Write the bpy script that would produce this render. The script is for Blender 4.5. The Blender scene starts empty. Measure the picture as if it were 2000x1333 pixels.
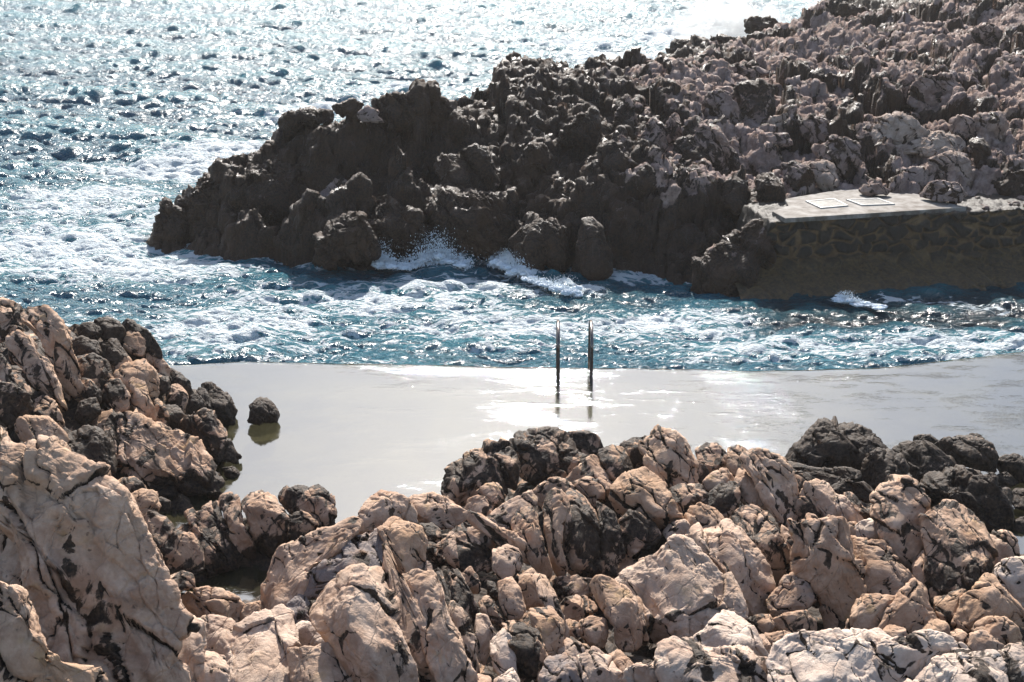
import bpy, math, random
import numpy as np
from mathutils import Vector
SC = bpy.context.scene
R_ = math.radians
# ---------------------------------------------------------------- camera, sky, sun, exposure
PITCH = 18.3
FPX = 2778.0
CAMZ = 7.4
cam = bpy.data.cameras.new("camera"); camo = bpy.data.objects.new("camera", cam)
SC.collection.objects.link(camo); SC.camera = camo
cam.sensor_width = 36.0; cam.lens = 36.0 * FPX / 2000.0
cam.clip_start = 0.1; cam.clip_end = 6000
camo.location = (0, 0, CAMZ); camo.rotation_euler = (R_(90 - PITCH), 0, 0)
SUN_EL, SUN_AZ = 35.0, 0.5          # azimuth to the right of straight ahead
w = bpy.data.worlds.new("World"); SC.world = w; w.use_nodes = True
nt = w.node_tree
sky = nt.nodes.new("ShaderNodeTexSky"); sky.sky_type = 'NISHITA'; sky.sun_disc = False
sky.sun_elevation = R_(SUN_EL); sky.sun_rotation = R_(SUN_AZ)
sky.air_density = 1.0; sky.dust_density = 1.6; sky.ozone_density = 0.6
bg = nt.nodes["Background"]; bg.inputs[1].default_value = 0.12
nt.links.new(sky.outputs[0], bg.inputs[0])
sun = bpy.data.lights.new("sun", 'SUN'); sun.energy = 4.9; sun.angle = R_(0.5); sun.color = (1.0, 0.955, 0.89)
suno = bpy.data.objects.new("sun", sun); SC.collection.objects.link(suno)
sd = Vector((math.sin(R_(SUN_AZ)) * math.cos(R_(SUN_EL)), math.cos(R_(SUN_AZ)) * math.cos(R_(SUN_EL)), math.sin(R_(SUN_EL))))
suno.rotation_euler = sd.to_track_quat('Z', 'Y').to_euler()
SC.view_settings.view_transform = 'Standard'; SC.view_settings.look = 'None'
SC.view_settings.exposure = 0.72; SC.view_settings.gamma = 1.0
SC.render.engine = 'CYCLES'
SC.cycles.use_denoising = True
SC.cycles.max_bounces = 5; SC.cycles.diffuse_bounces = 2; SC.cycles.glossy_bounces = 3
SC.cycles.transparent_max_bounces = 6; SC.cycles.sample_clamp_indirect = 6.0

# ---------------------------------------------------------------- helpers: rays, noise, meshes
CP, SP = math.cos(R_(PITCH)), math.sin(R_(PITCH))
RIGHT = np.array([1., 0, 0]); FWD = np.array([0, CP, -SP]); UP = np.array([0, SP, CP])
CAM = np.array([0, 0, CAMZ])
def ray(px, py):
    d = FWD + (px - 1000) / FPX * RIGHT + (666.5 - py) / FPX * UP
    return d
def at(px, py, z):
    d = ray(px, py); t = (z - CAMZ) / d[2]
    return CAM + d * t
def atY(px, py, Y):
    d = ray(px, py); return CAM + d * (Y / d[1])

_rs = np.random.RandomState(7)
PERM = _rs.permutation(4096).astype(np.int64)
GR = _rs.normal(size=(4096, 3)); GR /= np.linalg.norm(GR, axis=1)[:, None]; GR = GR.astype(np.float32)
RV = _rs.rand(4096, 3).astype(np.float32)
def hsh(i, j, k):
    return PERM[(PERM[(PERM[i & 4095] + j) & 4095] + k) & 4095]
def perlin(p):
    p = np.asarray(p, np.float32); fl = np.floor(p); f = p - fl; I = fl.astype(np.int64)
    u = f * f * f * (f * (f * 6 - 15) + 10)
    out = np.zeros(len(p), np.float32)
    for a in (0, 1):
        wa = u[:, 0] if a else 1 - u[:, 0]
        for b in (0, 1):
            wb = wa * (u[:, 1] if b else 1 - u[:, 1])
            for c in (0, 1):
                wc = wb * (u[:, 2] if c else 1 - u[:, 2])
                g = GR[hsh(I[:, 0] + a, I[:, 1] + b, I[:, 2] + c)]
                out += wc * (g[:, 0] * (f[:, 0] - a) + g[:, 1] * (f[:, 1] - b) + g[:, 2] * (f[:, 2] - c))
    return out * 1.6
def fbm(p, o=4, g=0.5, l=2.03):
    s = 0; a = 1; q = p
    for _ in range(o):
        s = s + a * perlin(q); a *= g; q = q * l + 17.3
    return s
def ridged(p, o=4, g=0.5):
    s = 0; a = 1; q = p
    for _ in range(o):
        s = s + a * (1 - 2 * np.abs(perlin(q))); a *= g; q = q * 2.07 + 11.1
    return s
def voro(p):
    """F1, F2-F1, random value of the nearest cell (3D)"""
    p = np.asarray(p, np.float32); fl = np.floor(p); f = p - fl; I = fl.astype(np.int64)
    F1 = np.full(len(p), 9., np.float32); F2 = F1.copy(); ID = np.zeros(len(p), np.int64)
    for a in (-1, 0, 1):
        for b in (-1, 0, 1):
            for c in (-1, 0, 1):
                h = hsh(I[:, 0] + a, I[:, 1] + b, I[:, 2] + c); r = RV[h]
                d = (a + r[:, 0] - f[:, 0]) ** 2 + (b + r[:, 1] - f[:, 1]) ** 2 + (c + r[:, 2] - f[:, 2]) ** 2
                n1 = d < F1
                F2 = np.where(n1, F1, np.minimum(F2, d)); ID = np.where(n1, h, ID); F1 = np.where(n1, d, F1)
    F1 = np.sqrt(F1); F2 = np.sqrt(F2)
    return F1, F2 - F1, RV[(ID * 7 + 3) & 4095][:, 0]
def facets(p):
    """cells each cut by a plane of its own: returns offset, edge distance, cell value"""
    p = np.asarray(p, np.float32); fl = np.floor(p); f = p - fl; I = fl.astype(np.int64); n = len(p)
    F1 = np.full(n, 9., np.float32); F2 = F1.copy(); ID = np.zeros(n, np.int64); DV = np.zeros((n, 3), np.float32)
    for a in (-1, 0, 1):
        for b in (-1, 0, 1):
            for c in (-1, 0, 1):
                h = hsh(I[:, 0] + a, I[:, 1] + b, I[:, 2] + c); r = RV[h]
                v = np.stack([a + r[:, 0] - f[:, 0], b + r[:, 1] - f[:, 1], c + r[:, 2] - f[:, 2]], 1); d = (v * v).sum(1)
                n1 = d < F1
                F2 = np.where(n1, F1, np.minimum(F2, d)); ID = np.where(n1, h, ID); DV = np.where(n1[:, None], v, DV); F1 = np.where(n1, d, F1)
    g = GR[(ID * 5 + 11) & 4095]
    return (DV * g).sum(1), np.sqrt(F2) - np.sqrt(F1), RV[(ID * 7 + 3) & 4095][:, 0]
def sstep(a, b, x):
    t = np.clip((x - a) / (b - a), 0, 1); return t * t * (3 - 2 * t)
class RBF:
    def __init__(s, P):
        P = np.array(P, float); s.c = P[:, :2]; n = len(P)
        K = s.k(s.c, s.c) + np.eye(n) * 0.02
        A = np.zeros((n + 3, n + 3)); A[:n, :n] = K; A[:n, n] = 1; A[:n, n + 1:] = s.c; A[n, :n] = 1; A[n + 1:, :n] = s.c.T
        s.w = np.linalg.solve(A, np.r_[P[:, 2], 0, 0, 0])
    def k(s, a, b):
        r = np.sqrt(((a[:, None, :] - b[None, :, :]) ** 2).sum(-1)); return -r
    def __call__(s, xy):
        out = np.zeros(len(xy))
        for i in range(0, len(xy), 20000):
            q = xy[i:i + 20000]; out[i:i + 20000] = s.k(q, s.c) @ s.w[:-3] + s.w[-3] + q @ s.w[-2:]
        return out

def mesh_np(name, V, F, mat, attrs=None, parent=None, smooth=True, kind=None):
    me = bpy.data.meshes.new(name); V = np.asarray(V, np.float32); F = np.asarray(F, np.int32)
    k = F.shape[1]
    me.vertices.add(len(V)); me.vertices.foreach_set("co", V.ravel())
    me.loops.add(F.size); me.loops.foreach_set("vertex_index", F.ravel())
    me.polygons.add(len(F)); me.polygons.foreach_set("loop_start", np.arange(0, F.size, k, dtype=np.int32))
    me.polygons.foreach_set("loop_total", np.full(len(F), k, np.int32))
    if smooth: me.polygons.foreach_set("use_smooth", np.ones(len(F), bool))
    me.update(calc_edges=True)
    for n_, a in (attrs or {}).items():
        at_ = me.attributes.new(n_, 'FLOAT', 'POINT'); at_.data.foreach_set("value", np.asarray(a, np.float32))
    me.materials.append(mat)
    o = bpy.data.objects.new(name, me); SC.collection.objects.link(o)
    if parent: o.parent = parent
    if kind: o["kind"] = kind
    return o
def grid_faces(nx, ny):
    i = np.arange(nx * ny).reshape(ny, nx)
    return np.stack([i[:-1, :-1], i[:-1, 1:], i[1:, 1:], i[1:, :-1]], -1).reshape(-1, 4)
def vnormals(V, F):
    n = np.cross(V[F[:, 2]] - V[F[:, 0]], V[F[:, 3]] - V[F[:, 1]])
    out = np.zeros_like(V)
    for c in range(3):
        for k in range(4):
            out[:, c] += np.bincount(F[:, k], n[:, c], len(V))
    return out / (np.linalg.norm(out, axis=1)[:, None] + 1e-12)
def tag(o, label, cat, group=None):
    o["label"] = label; o["category"] = cat
    if group: o["group"] = group
    return o

# ---------------------------------------------------------------- material helpers
class MT:
    def __init__(s, name):
        s.m = bpy.data.materials.new(name); s.m.use_nodes = True; s.t = s.m.node_tree
        s.b = s.t.nodes["Principled BSDF"]; s.out = s.t.nodes["Material Output"]
        s.geo = s.n("ShaderNodeNewGeometry")
    def n(s, typ, **kw):
        x = s.t.nodes.new(typ)
        for k, v in kw.items(): setattr(x, k, v)
        return x
    def l(s, a, b): s.t.links.new(a, b)
    def setin(s, sock, v):
        if hasattr(v, "is_output") or hasattr(v, "links"): s.l(v, sock)
        else: sock.default_value = v
    def pos(s): return s.geo.outputs["Position"]
    def mapv(s, vec, scale=(1, 1, 1), rot=(0, 0, 0)):
        m = s.n("ShaderNodeMapping"); s.l(vec, m.inputs[0]); m.inputs["Rotation"].default_value = rot; m.inputs["Scale"].default_value = scale
        return m.outputs[0]
    def noise(s, vec, scale, detail=4, rough=0.55, dist=0.0, col=False):
        x = s.n("ShaderNodeTexNoise"); s.l(vec, x.inputs["Vector"]); x.inputs["Scale"].default_value = scale
        x.inputs["Detail"].default_value = detail; x.inputs["Roughness"].default_value = rough; x.inputs["Distortion"].default_value = dist
        return x.outputs["Color" if col else "Fac"]
    def vor(s, vec, scale, feature='DISTANCE_TO_EDGE'):
        x = s.n("ShaderNodeTexVoronoi"); x.feature = feature; s.l(vec, x.inputs["Vector"]); x.inputs["Scale"].default_value = scale
        return x.outputs["Distance"]
    def rng(s, v, a, b, c=0.0, d=1.0, smooth=True):
        x = s.n("ShaderNodeMapRange"); x.interpolation_type = 'SMOOTHSTEP' if smooth else 'LINEAR'
        s.l(v, x.inputs[0]); 
        for i, q in enumerate((a, b, c, d)): s.setin(x.inputs[1 + i], q)
        return x.outputs[0]
    def math(s, op, a, b=0.0, c=0.0, clamp=False):
        x = s.n("ShaderNodeMath", operation=op); x.use_clamp = clamp
        for i, q in enumerate((a, b, c)): s.setin(x.inputs[i], q)
        return x.outputs[0]
    def mix(s, f, a, b, mode='MIX'):
        x = s.n("ShaderNodeMix", data_type='RGBA', blend_type=mode)
        s.setin(x.inputs[0], f)
        for i, q in ((6, a), (7, b)):
            if isinstance(q, tuple): x.inputs[i].default_value = (*q, 1)
            else: s.l(q, x.inputs[i])
        return x.outputs[2]
    def attr(s, name):
        x = s.n("ShaderNodeAttribute", attribute_name=name); return x.outputs["Fac"]
    def bump(s, h, strength, dist, nrm=None):
        x = s.n("ShaderNodeBump"); x.inputs["Strength"].default_value = strength; x.inputs["Distance"].default_value = dist
        s.l(h, x.inputs["Height"])
        if nrm is not None: s.l(nrm, x.inputs["Normal"])
        return x.outputs[0]
    def vadd(s, a, b, k):
        m = s.n("ShaderNodeVectorMath", operation='SCALE'); s.l(b, m.inputs[0]); m.inputs["Scale"].default_value = k
        x = s.n("ShaderNodeVectorMath", operation='ADD'); s.l(a, x.inputs[0]); s.l(m.outputs[0], x.inputs[1]); return x.outputs[0]

# strata frame: bedding planes dip to the right, cracks run from upper left to lower right in view
SN = np.array([0.86, 0.18, 0.47]); SN /= np.linalg.norm(SN)
SA = np.cross(SN, [0, 1, 0.2]); SA /= np.linalg.norm(SA); SB = np.cross(SN, SA)
SM = np.stack([SN, SA, SB], 0)       # rows: across, along, along

def rock_material(name, wet=False, dark=(0.017, 0.0115, 0.008), headland=False):
    m = MT(name); p = m.pos()
    wv = m.vadd(p, m.noise(p, 2.2, 3, col=True), 0.25)
    big = m.noise(p, 1.1, 3); mid = m.noise(wv, 4.5, 6, 0.62); fine = m.noise(p, 26, 7, 0.68)
    st = m.attr("stain"); tint = m.attr("tint"); crev = m.attr("crev")
    if headland:
        c1 = m.mix(m.rng(mid, .35, .65), (0.22, 0.145, 0.115), (0.46, 0.335, 0.28))
        c1 = m.mix(m.rng(big, .45, .7), c1, (0.33, 0.25, 0.225))
        c1 = m.mix(m.math('MULTIPLY', m.rng(m.noise(p, 1.7, 4), .58, .72), .5), c1, (0.30, 0.215, 0.14))
    else:
        c1 = m.mix(m.rng(mid, .32, .68), (0.38, 0.225, 0.142), (0.65, 0.455, 0.325))
        c1 = m.mix(m.rng(big, .42, .68, 0, .65), c1, (0.46, 0.285, 0.168))
        c1 = m.mix(m.math('MULTIPLY', m.rng(m.noise(p, 3.1, 5, .6), .60, .72), .55), c1, (0.46, 0.29, 0.12))
        # tint: 0 tan .. 1 bleached pale rock
        c1 = m.mix(m.rng(tint, .0, 1., 0, .8), c1, m.mix(m.rng(mid, .3, .7), (0.62, 0.485, 0.395), (0.80, 0.685, 0.58)))
        # negative tint: grey lilac lichen film
        c1 = m.mix(m.rng(m.math('ADD', m.rng(tint, 0., -1., 0, .75), m.math('MULTIPLY', m.math('SUBTRACT', mid, .5), 1.6)), .3, .75), c1, (0.27, 0.225, 0.205))
    c1 = m.mix(m.rng(fine, .3, .72, 0, .38), c1, m.mix(1.0, c1, (.62, .58, .55), 'MULTIPLY'))
    if headland: c1 = m.mix(m.rng(tint, 0., 1., 0, .85), c1, m.mix(m.rng(mid, .3, .7), (0.40, 0.30, 0.23), (0.60, 0.48, 0.38)))
    pit = m.rng(m.vor(m.vadd(p, m.noise(p, 20, 3, col=True), .06), 16, 'F1'), .10, .26, 1, 0)
    pit = m.math('MULTIPLY', pit, m.rng(m.noise(p, 3.7, 4, .6), .50, .62))
    c1 = m.mix(m.math('MULTIPLY', pit, .7), c1, (0.075, 0.05, 0.038))
    # black lichen and algae: blotches along the beds
    q = m.mapv(wv, (1, 1, 1), (0, R_(-30), R_(10)))
    qs = m.mapv(q, (3.2, 1.1, 1.1))
    bl = m.noise(qs, 1.25, 7, 0.64, .4)
    bl2 = m.noise(wv, 7.5, 5, .7)
    v = m.math('ADD', m.math('MULTIPLY', bl, .72), m.math('MULTIPLY', bl2, .28))
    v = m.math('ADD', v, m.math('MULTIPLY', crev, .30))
    thr = m.math('SUBTRACT', 0.675, m.math('MULTIPLY', st, .36))
    sf = m.rng(m.math('SUBTRACT', v, thr), -.018, .03)
    sc = m.mix(m.rng(fine, .38, .68), dark, tuple(a * b for a, b in zip(dark, (3.2, 3.0, 2.8) if headland else (5.5, 5.2, 4.8))))
    sc = m.mix(m.rng(mid, .5, .68, 0, .55), sc, tuple(a * b for a, b in zip(dark, (3.4, 3., 2.4) if headland else (5.5, 4.8, 3.9))))
    sc = m.mix(m.rng(big, .45, .65, 0, .5), sc, tuple(a * b for a, b in zip(dark, (2.6, 2.1, 1.4))))
    col = m.mix(sf, c1, sc)
    m.l(col, m.b.inputs["Base Color"])
    if wet:
        ro = m.math('ADD', m.rng(m.noise(p, 3.3, 4), .42, .68, .70, .28), m.math('MULTIPLY', m.math('SUBTRACT', 1.0, sf), .35), clamp=True)
    else:
        ro = m.rng(sf, 0, 1, .86, .66)
    m.l(ro, m.b.inputs["Roughness"]); m.b.inputs["Specular IOR Level"].default_value = .22 if not wet else .32
    # fine cracks and grain in the surface
    ck = m.rng(m.vor(m.mapv(m.vadd(q, m.noise(q, 5, 4, col=True), .07), (2.2, .8, .8)), 1.6), 0, .035)
    ck2 = m.rng(m.vor(m.vadd(p, m.noise(p, 9, 3, col=True), .05), 5.5), 0, .05)
    h = m.math('ADD', m.math('MULTIPLY', ck, .5), m.math('MULTIPLY', ck2, .12))
    h = m.math('ADD', h, m.math('MULTIPLY', fine, .85)); h = m.math('SUBTRACT', h, m.math('MULTIPLY', pit, .5))
    h = m.math('ADD', h, m.math('MULTIPLY', m.noise(p, 95, 5, .7), .26))
    h = m.math('ADD', h, m.math('MULTIPLY', m.noise(wv, 8, 5, .6), .9))
    m.l(m.bump(h, .8 if not headland else 1.0, .022 if not headland else .045), m.b.inputs["Normal"])
    return m.m
# ---------------------------------------------------------------- rocks as closed solids
_CS = {}
def cube_sphere(n):
    if n in _CS: return _CS[n]
    g = np.tan(np.linspace(-1, 1, n) * math.pi / 4); a, b = np.meshgrid(g, g)
    one = np.ones_like(a); P = []; F = []; o = 0
    for s in (1, -1):
        for ax in range(3):
            c = [a * s, b, one * s]; c = c[-ax:] + c[:-ax] if ax else c
            P.append(np.stack([c[0].ravel(), c[1].ravel(), c[2].ravel()], 1)); F.append(grid_faces(n, n) + o); o += n * n
    P = np.concatenate(P); P /= np.linalg.norm(P, axis=1)[:, None]; F = np.concatenate(F)
    key = np.round(P * 20000).astype(np.int64); key = key[:, 0] * 10**10 + key[:, 1] * 10**5 + key[:, 2]
    _, idx, inv = np.unique(key, return_index=True, return_inverse=True)
    P = P[idx]; F = inv.ravel()[F]
    # outward orientation
    c = P[F].mean(1); nn = np.cross(P[F[:, 2]] - P[F[:, 0]], P[F[:, 3]] - P[F[:, 1]]); fl = (c * nn).sum(1) < 0
    F[fl] = F[fl][:, ::-1]
    _CS[n] = (P, F); return _CS[n]

def outline_radius(poly):
    """poly in local units (x right, y up); centre and radius per angle"""
    x, y = poly[:, 0], poly[:, 1]; x2, y2 = np.roll(x, -1), np.roll(y, -1)
    cr = x * y2 - x2 * y; A = cr.sum() / 2
    c = np.array([((x + x2) * cr).sum() / (6 * A), ((y + y2) * cr).sum() / (6 * A)])
    q = poly - c; q2 = np.roll(q, -1, 0); e = q2 - q
    th = np.linspace(-math.pi, math.pi, 361); R = np.zeros(361)
    for i, t in enumerate(th):
        d = np.array([math.cos(t), math.sin(t)])
        den = d[0] * e[:, 1] - d[1] * e[:, 0]; den = np.where(abs(den) < 1e-9, 1e-9, den)
        tt = (q[:, 0] * e[:, 1] - q[:, 1] * e[:, 0]) / den
        uu = (q[:, 0] * d[1] - q[:, 1] * d[0]) / den
        ok = (uu >= -1e-6) & (uu <= 1 + 1e-6) & (tt > 0)
        R[i] = tt[ok].max() if ok.any() else 0.02
    k = np.array([1, 2, 3, 2, 1.]); k /= k.sum()
    Rp = np.r_[R[-5:-1], R, R[1:5]]; R = np.convolve(Rp, k, 'same')[4:-4]
    return c, th, R, abs(A)

NV = [0]
def build_rock(o_name, poly_px, base, mat, label, cat, group, stain=.3, tint=0., thick=.55, lean=.55, side=0., push=0.,
               z=None, amp=1., crack=1., detail=1., flat=.40, seed=0, nocut=False, jag=0.):
    rs = np.random.RandomState(seed * 13 + 5)
    pp = np.array(poly_px, float); cx, cy = pp.mean(0)
    # where the sight line meets the lie of the land
    if z is not None: O = at(cx, cy, z)
    else:
        hb = cy + (pp[:, 1].max() - cy) * .62
        d_ = np.dot(base(cx, hb) - CAM, FWD); O = CAM + ray(cx, cy) * d_
    D = np.dot(O - CAM, FWD); s = D / FPX
    F_ = (O - CAM) / np.linalg.norm(O - CAM)
    Rv = np.cross(F_, [0, 0, 1]); Rv /= np.linalg.norm(Rv); Uv = np.cross(Rv, F_)
    # outline points on the plane through O square to the sight line
    L = []
    for a, b in pp:
        d = ray(a, b); t = np.dot(O - CAM, F_) / np.dot(d, F_); q = CAM + d * t - O; L.append((q @ Rv, q @ Uv))
    L = np.array(L); c, th, R, A = outline_radius(L); g_ = 1.04 if base is far_base or cat == 'boulder' else 1.13; R = R * g_ + .012
    rad = math.sqrt(A / math.pi); T = rad * thick + .03
    n = int(np.clip(rad / s * .512 * 1.25 * detail + 6, 10, 170))
    P, Fc = cube_sphere(n); NV[0] += len(P)
    ph = np.sqrt(P[:, 0] ** 2 + P[:, 1] ** 2); ang = np.arctan2(P[:, 1], P[:, 0])
    Rr = np.interp(ang, th, R)
    # outer tip is soft in depth: full depth in the middle
    inpl = Rr * np.clip(ph, 0, 1) ** .42
    dep = np.sign(-P[:, 2]) * np.abs(P[:, 2]) ** flat * T
    X = np.cos(ang) * inpl; Y = np.sin(ang) * inpl; W = -dep * -1
    X0 = np.stack([X, Y, W], 1)
    # fractured planes: cut the front with a few flat faces
    if not nocut:
        for _ in range(9):
            a = rs.uniform(0, 2 * math.pi); e = rs.uniform(.35, 1.2)
            nn = np.array([math.cos(a) * math.sin(e) / rad, math.sin(a) * math.sin(e) / rad, -math.cos(e) / T])
            d = X0 @ nn; m = np.percentile(d, 99.5) * rs.uniform(.60, .90)
            ov = np.clip(d - m, 0, None)
            X0 = X0 - (ov * .92)[:, None] * nn / (nn @ nn)
    W = X0[:, 2] + lean * X0[:, 1] * .9 + side * X0[:, 0]
    V = O + (c[0] + X0[:, 0])[:, None] * Rv + (c[1] + X0[:, 1])[:, None] * Uv + (W + push - .05 * T + lean * .9 * 0)[:, None] * F_
    V = V.astype(np.float32)
    N = vnormals(V, Fc)
    q = (V @ SM.T).astype(np.float32)
    wq = q + .06 * np.stack([perlin(q * 3.1 + 5), perlin(q * 3.1 + 31), perlin(q * 3.1 + 77)], 1)
    wq = wq + .012 * np.stack([perlin(q * 11 + 5), perlin(q * 11 + 31), perlin(q * 11 + 77)], 1)
    kk = 1.0 / max(.5, min(1.3, rad * 2.4))
    pa, ed, idv = facets(wq * np.array([3.0, 1.15, 1.15], np.float32) * kk + seed)
    pb, edb, idb = facets(wq * np.array([6.0, 3.2, 3.2], np.float32) + 9)
    cr = np.exp(-(ed / .035) ** 2) * sstep(.2, .55, idv); crb = np.exp(-(edb / .05) ** 2) * sstep(.45, .8, idb)
    sc_ = min(1., rad / .35)
    d = rad * .06 * fbm(V * (1.3 / rad) + seed, 3)
    bed = q[:, 0] * (5.2 if 'fin' in o_name else 3.6) + .9 * perlin(q * 1.3 + 3) + .25 * perlin(q * 5); bf = bed - np.floor(bed)
    bk = RV[np.floor(bed).astype(int) & 4095][:, 1]; bk2 = RV[np.floor(bed).astype(int) & 4095][:, 2]
    bl_ = amp * np.clip(crack, .4, 1)
    d += sc_ * bl_ * (.060 if 'fin' in o_name else .045) * (bf * (bk - .3) * 1.2 + .6 * bk - .45)
    part = np.exp(-(np.minimum(bf, 1 - bf) / .07) ** 2) * sstep(.35, .6, bk2) * bl_
    d -= sc_ * .035 * part
    sz = min(1.15, max(.5, rad / .4))
    d += sc_ * sz * amp * (.085 * pa + .04 * (idv - .5) + .035 * pb + .010 * (idb - .5) + .012 * fbm(V * 2.4, 3))
    d += sc_ * amp * (.010 * ridged(V * 7, 4, .55))
    if jag:
        pc, edc, idc = facets(V * np.array([4.2, 4.2, 2.2], np.float32) + .25 * perlin(V * 3)[:, None])
        d += jag * rad * (.22 * ridged(V * 2.6, 4, .6) - .1 + .5 * pc + .4 * (idc - .5))
    d -= crack * sc_ * (.05 * cr + .016 * crb)
    V2 = V + N * d[:, None]
    N2 = vnormals(V2, Fc)
    q3 = V * 22
    V2 = V2 + N2 * (.0045 * fbm(q3, 3, .6) + .004 * ridged(V * 13, 2))[:, None]
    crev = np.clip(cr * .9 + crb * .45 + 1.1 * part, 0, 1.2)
    wl = 1 - sstep(.34, .72, V2[:, 2] + .15 * fbm(V2 * 2.3, 3))
    stn = np.clip(stain + wl * .62, 0, 1.25)
    if False: print('LOW', label, [round(float(v), 2) for v in V2.mean(0)])
    loc = V2.mean(0); loc[2] = V2[:, 2].min()
    o = mesh_np(o_name, V2 - loc, Fc, mat, {"stain": stn, "tint": np.full(len(V2), tint), "crev": crev})
    o.location = loc; tag(o, label, cat, group)
    return o

CROPS = {'A': (0, 550, .3503), 'B': (0, 866, .3503), 'C': (500, 866, .3503), 'E': (900, 800, .3503), 'F': (1300, 800, .3503),
         'H': (250, 100, .375), 'I': (800, 100, .375), 'J': (1250, 200, .375), 'K': (1200, 0, .4), 'L': (1200, 1000, .25), 'M': (1500, 1000, .25)}
def parse(txt):
    for ln in txt.strip().splitlines():
        ln = ln.strip()
        if not ln or ln[0] == '#': continue
        cr, name, opt, label, pts = [x.strip() for x in ln.split('|')]
        x0, y0, k = CROPS[cr]
        P = [tuple(float(v) for v in p.split(',')) for p in pts.split()]
        P = [(x0 + a * k, y0 + b * k) for a, b in P]
        o = {}
        for t in opt.split():
            a, b = t.split('='); o[{'s': 'stain', 'c': 'tint', 'T': 'thick', 'b': 'lean', 'r': 'side', 'p': 'push', 'z': 'z', 'a': 'amp', 'k': 'crack', 'f': 'flat', 'j': 'jag', 'g': 'grp'}[a]] = float(b) if a != 'g' else b
        yield name, o, label, P
# ---------------------------------------------------------------- lie of the land (control points: pixel x, pixel y, height in metres)
NEAR = """0,600,1.9 60,650,1.7 150,720,1.4 200,640,1.6 180,618,1.8 215,615,1.75 262,635,1.6 290,680,1.35 320,705,1.15 260,660,1.4 330,720,1.0 400,790,.55 440,850,.25 300,850,.75 100,800,1.3 0,750,1.7 400,900,.3 250,900,.65
230,960,.9 100,900,1.8 300,980,.5 400,1000,.75 500,990,.78 600,1000,.6 450,1060,.5 560,1050,.42 380,1060,.5 480,1150,-.05 440,1130,0 450,1165,-.05 350,1100,.5 400,1190,.45 335,1035,.1
50,950,2.2 200,1050,2.0 300,1200,1.7 100,1250,2.3 350,1330,1.7 0,1333,2.4 0,1100,2.4 300,1110,1.2
540,1100,.9 600,1080,1.0 740,1000,1.3 700,1150,1.3 800,1200,1.3 900,1050,1.2 1000,1100,1.2 1100,1250,1.2 900,1333,1.3 600,1300,1.2 450,1250,.9 500,1333,1.1
900,950,.8 950,900,.7 1050,880,.7 1150,900,.85 1300,900,1.1 1400,930,1.1 1500,950,1.15 1600,1000,1.1 1100,1050,1.0 1300,1150,.9 1150,1200,.7 1500,1150,.9 1650,1150,.9 1750,1000,1.2 1850,1050,1.1
1950,1100,.85 1250,1333,1.3 1500,1290,1.3 1600,1333,1.6 1800,1333,1.6 2000,1333,1.6 1900,1250,1.2 1600,1230,1.0 1600,870,.45 1700,900,.5 1850,900,.35 1900,960,.4 1950,1000,.1
1000,815,-.25 1200,815,-.25 865,930,-.25 900,880,-.25 1150,835,-.25 1400,840,-.25 1520,850,-.25 1650,810,-.25 1800,830,-.25 1960,870,-.25 2000,960,-.2 2000,1040,-.1
760,955,-.2 820,945,-.2 700,960,-.2 660,985,-.2 680,1010,-.1 560,900,-.3 700,850,-.3 375,690,-.2 455,740,-.25 475,830,-.25 480,900,-.25 450,935,-.15 480,960,-.2 420,700,-.3 250,600,-.3 120,560,-.3 0,540,-.2 -150,560,1.2
700,760,-.4 1100,760,-.4 1500,760,-.4 1900,760,-.4 -150,650,1.9 -150,800,1.9 -200,1000,2.4 -200,1333,2.5 2150,1333,1.7 2150,1100,1. 2150,900,-.1 0,1500,2.4 1000,1500,1.5 2000,1500,1.8"""
def ctrl(txt, wl):
    out = []
    for t in txt.split():
        a, b, c = (float(v) for v in t.split(',')); q = at(a, b, max(c, wl)); out.append([q[0], q[1], c])
    return out
near_pts = ctrl(NEAR, .3)
RN = RBF(near_pts)
def near_h(xy): return np.clip(RN(xy), -.5, 3)

FAR = """285,482,-.35 400,476,-.8 520,474,-.8 640,490,-.8 740,490,-.8 850,475,-.8 960,500,-.8 1080,530,-.8 1140,555,-.8 1270,565,-.8 1380,575,-.8
325,450,.3 320,408,.75 410,352,1.25 480,368,1.15 520,300,1.7 560,237,2.35 640,218,2.65 690,206,2.75 740,195,2.8 850,198,2.7 930,170,2.8 1010,128,3.0 1100,128,2.9 1200,137,2.6 1280,137,2.4
400,440,.5 500,430,.7 600,380,1.3 700,350,1.6 800,400,.9 780,300,2.0 880,370,1.3 900,280,2.1 1000,390,1.2 1000,300,1.8 1000,220,2.4 1100,420,1.0 1150,300,1.8 1150,200,2.5 1200,400,1.2 1300,400,1.2
1300,300,1.7 1300,200,2.3 1400,450,.8 1470,400,1.15 1400,330,1.5 1450,250,2.0 1450,160,2.4 1550,340,1.45 1600,250,2.0 1600,160,2.4 1700,340,1.45 1750,260,2.1 1800,180,2.4 1900,350,1.5 1950,250,2.2 2000,180,2.5
2000,100,2.7 1700,100,2.4 1850,60,2.6 1550,90,1.7 1450,100,1.5 1300,115,1.6 1400,80,1.9 1500,45,2.3 1650,18,2.7 1800,12,3.0 2000,20,3.0 2150,50,3 2150,200,2.6 2150,350,1.5
250,520,-1.3 400,525,-1.3 520,525,-1.3 640,545,-1.3 740,548,-1.3 850,530,-1.3 960,560,-1.3 1080,592,-1.3
1550,410,1.05 1650,405,1.05 1750,400,1.05 1850,400,1.1 1950,395,1.15 2100,390,1.2 1600,380,1.2 1700,372,1.25 1820,378,1.25
250,470,-.7 100,450,-.8 300,330,-.8 450,300,-.8 480,240,-.8"""
far_pts = ctrl(FAR, 0.)
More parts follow.
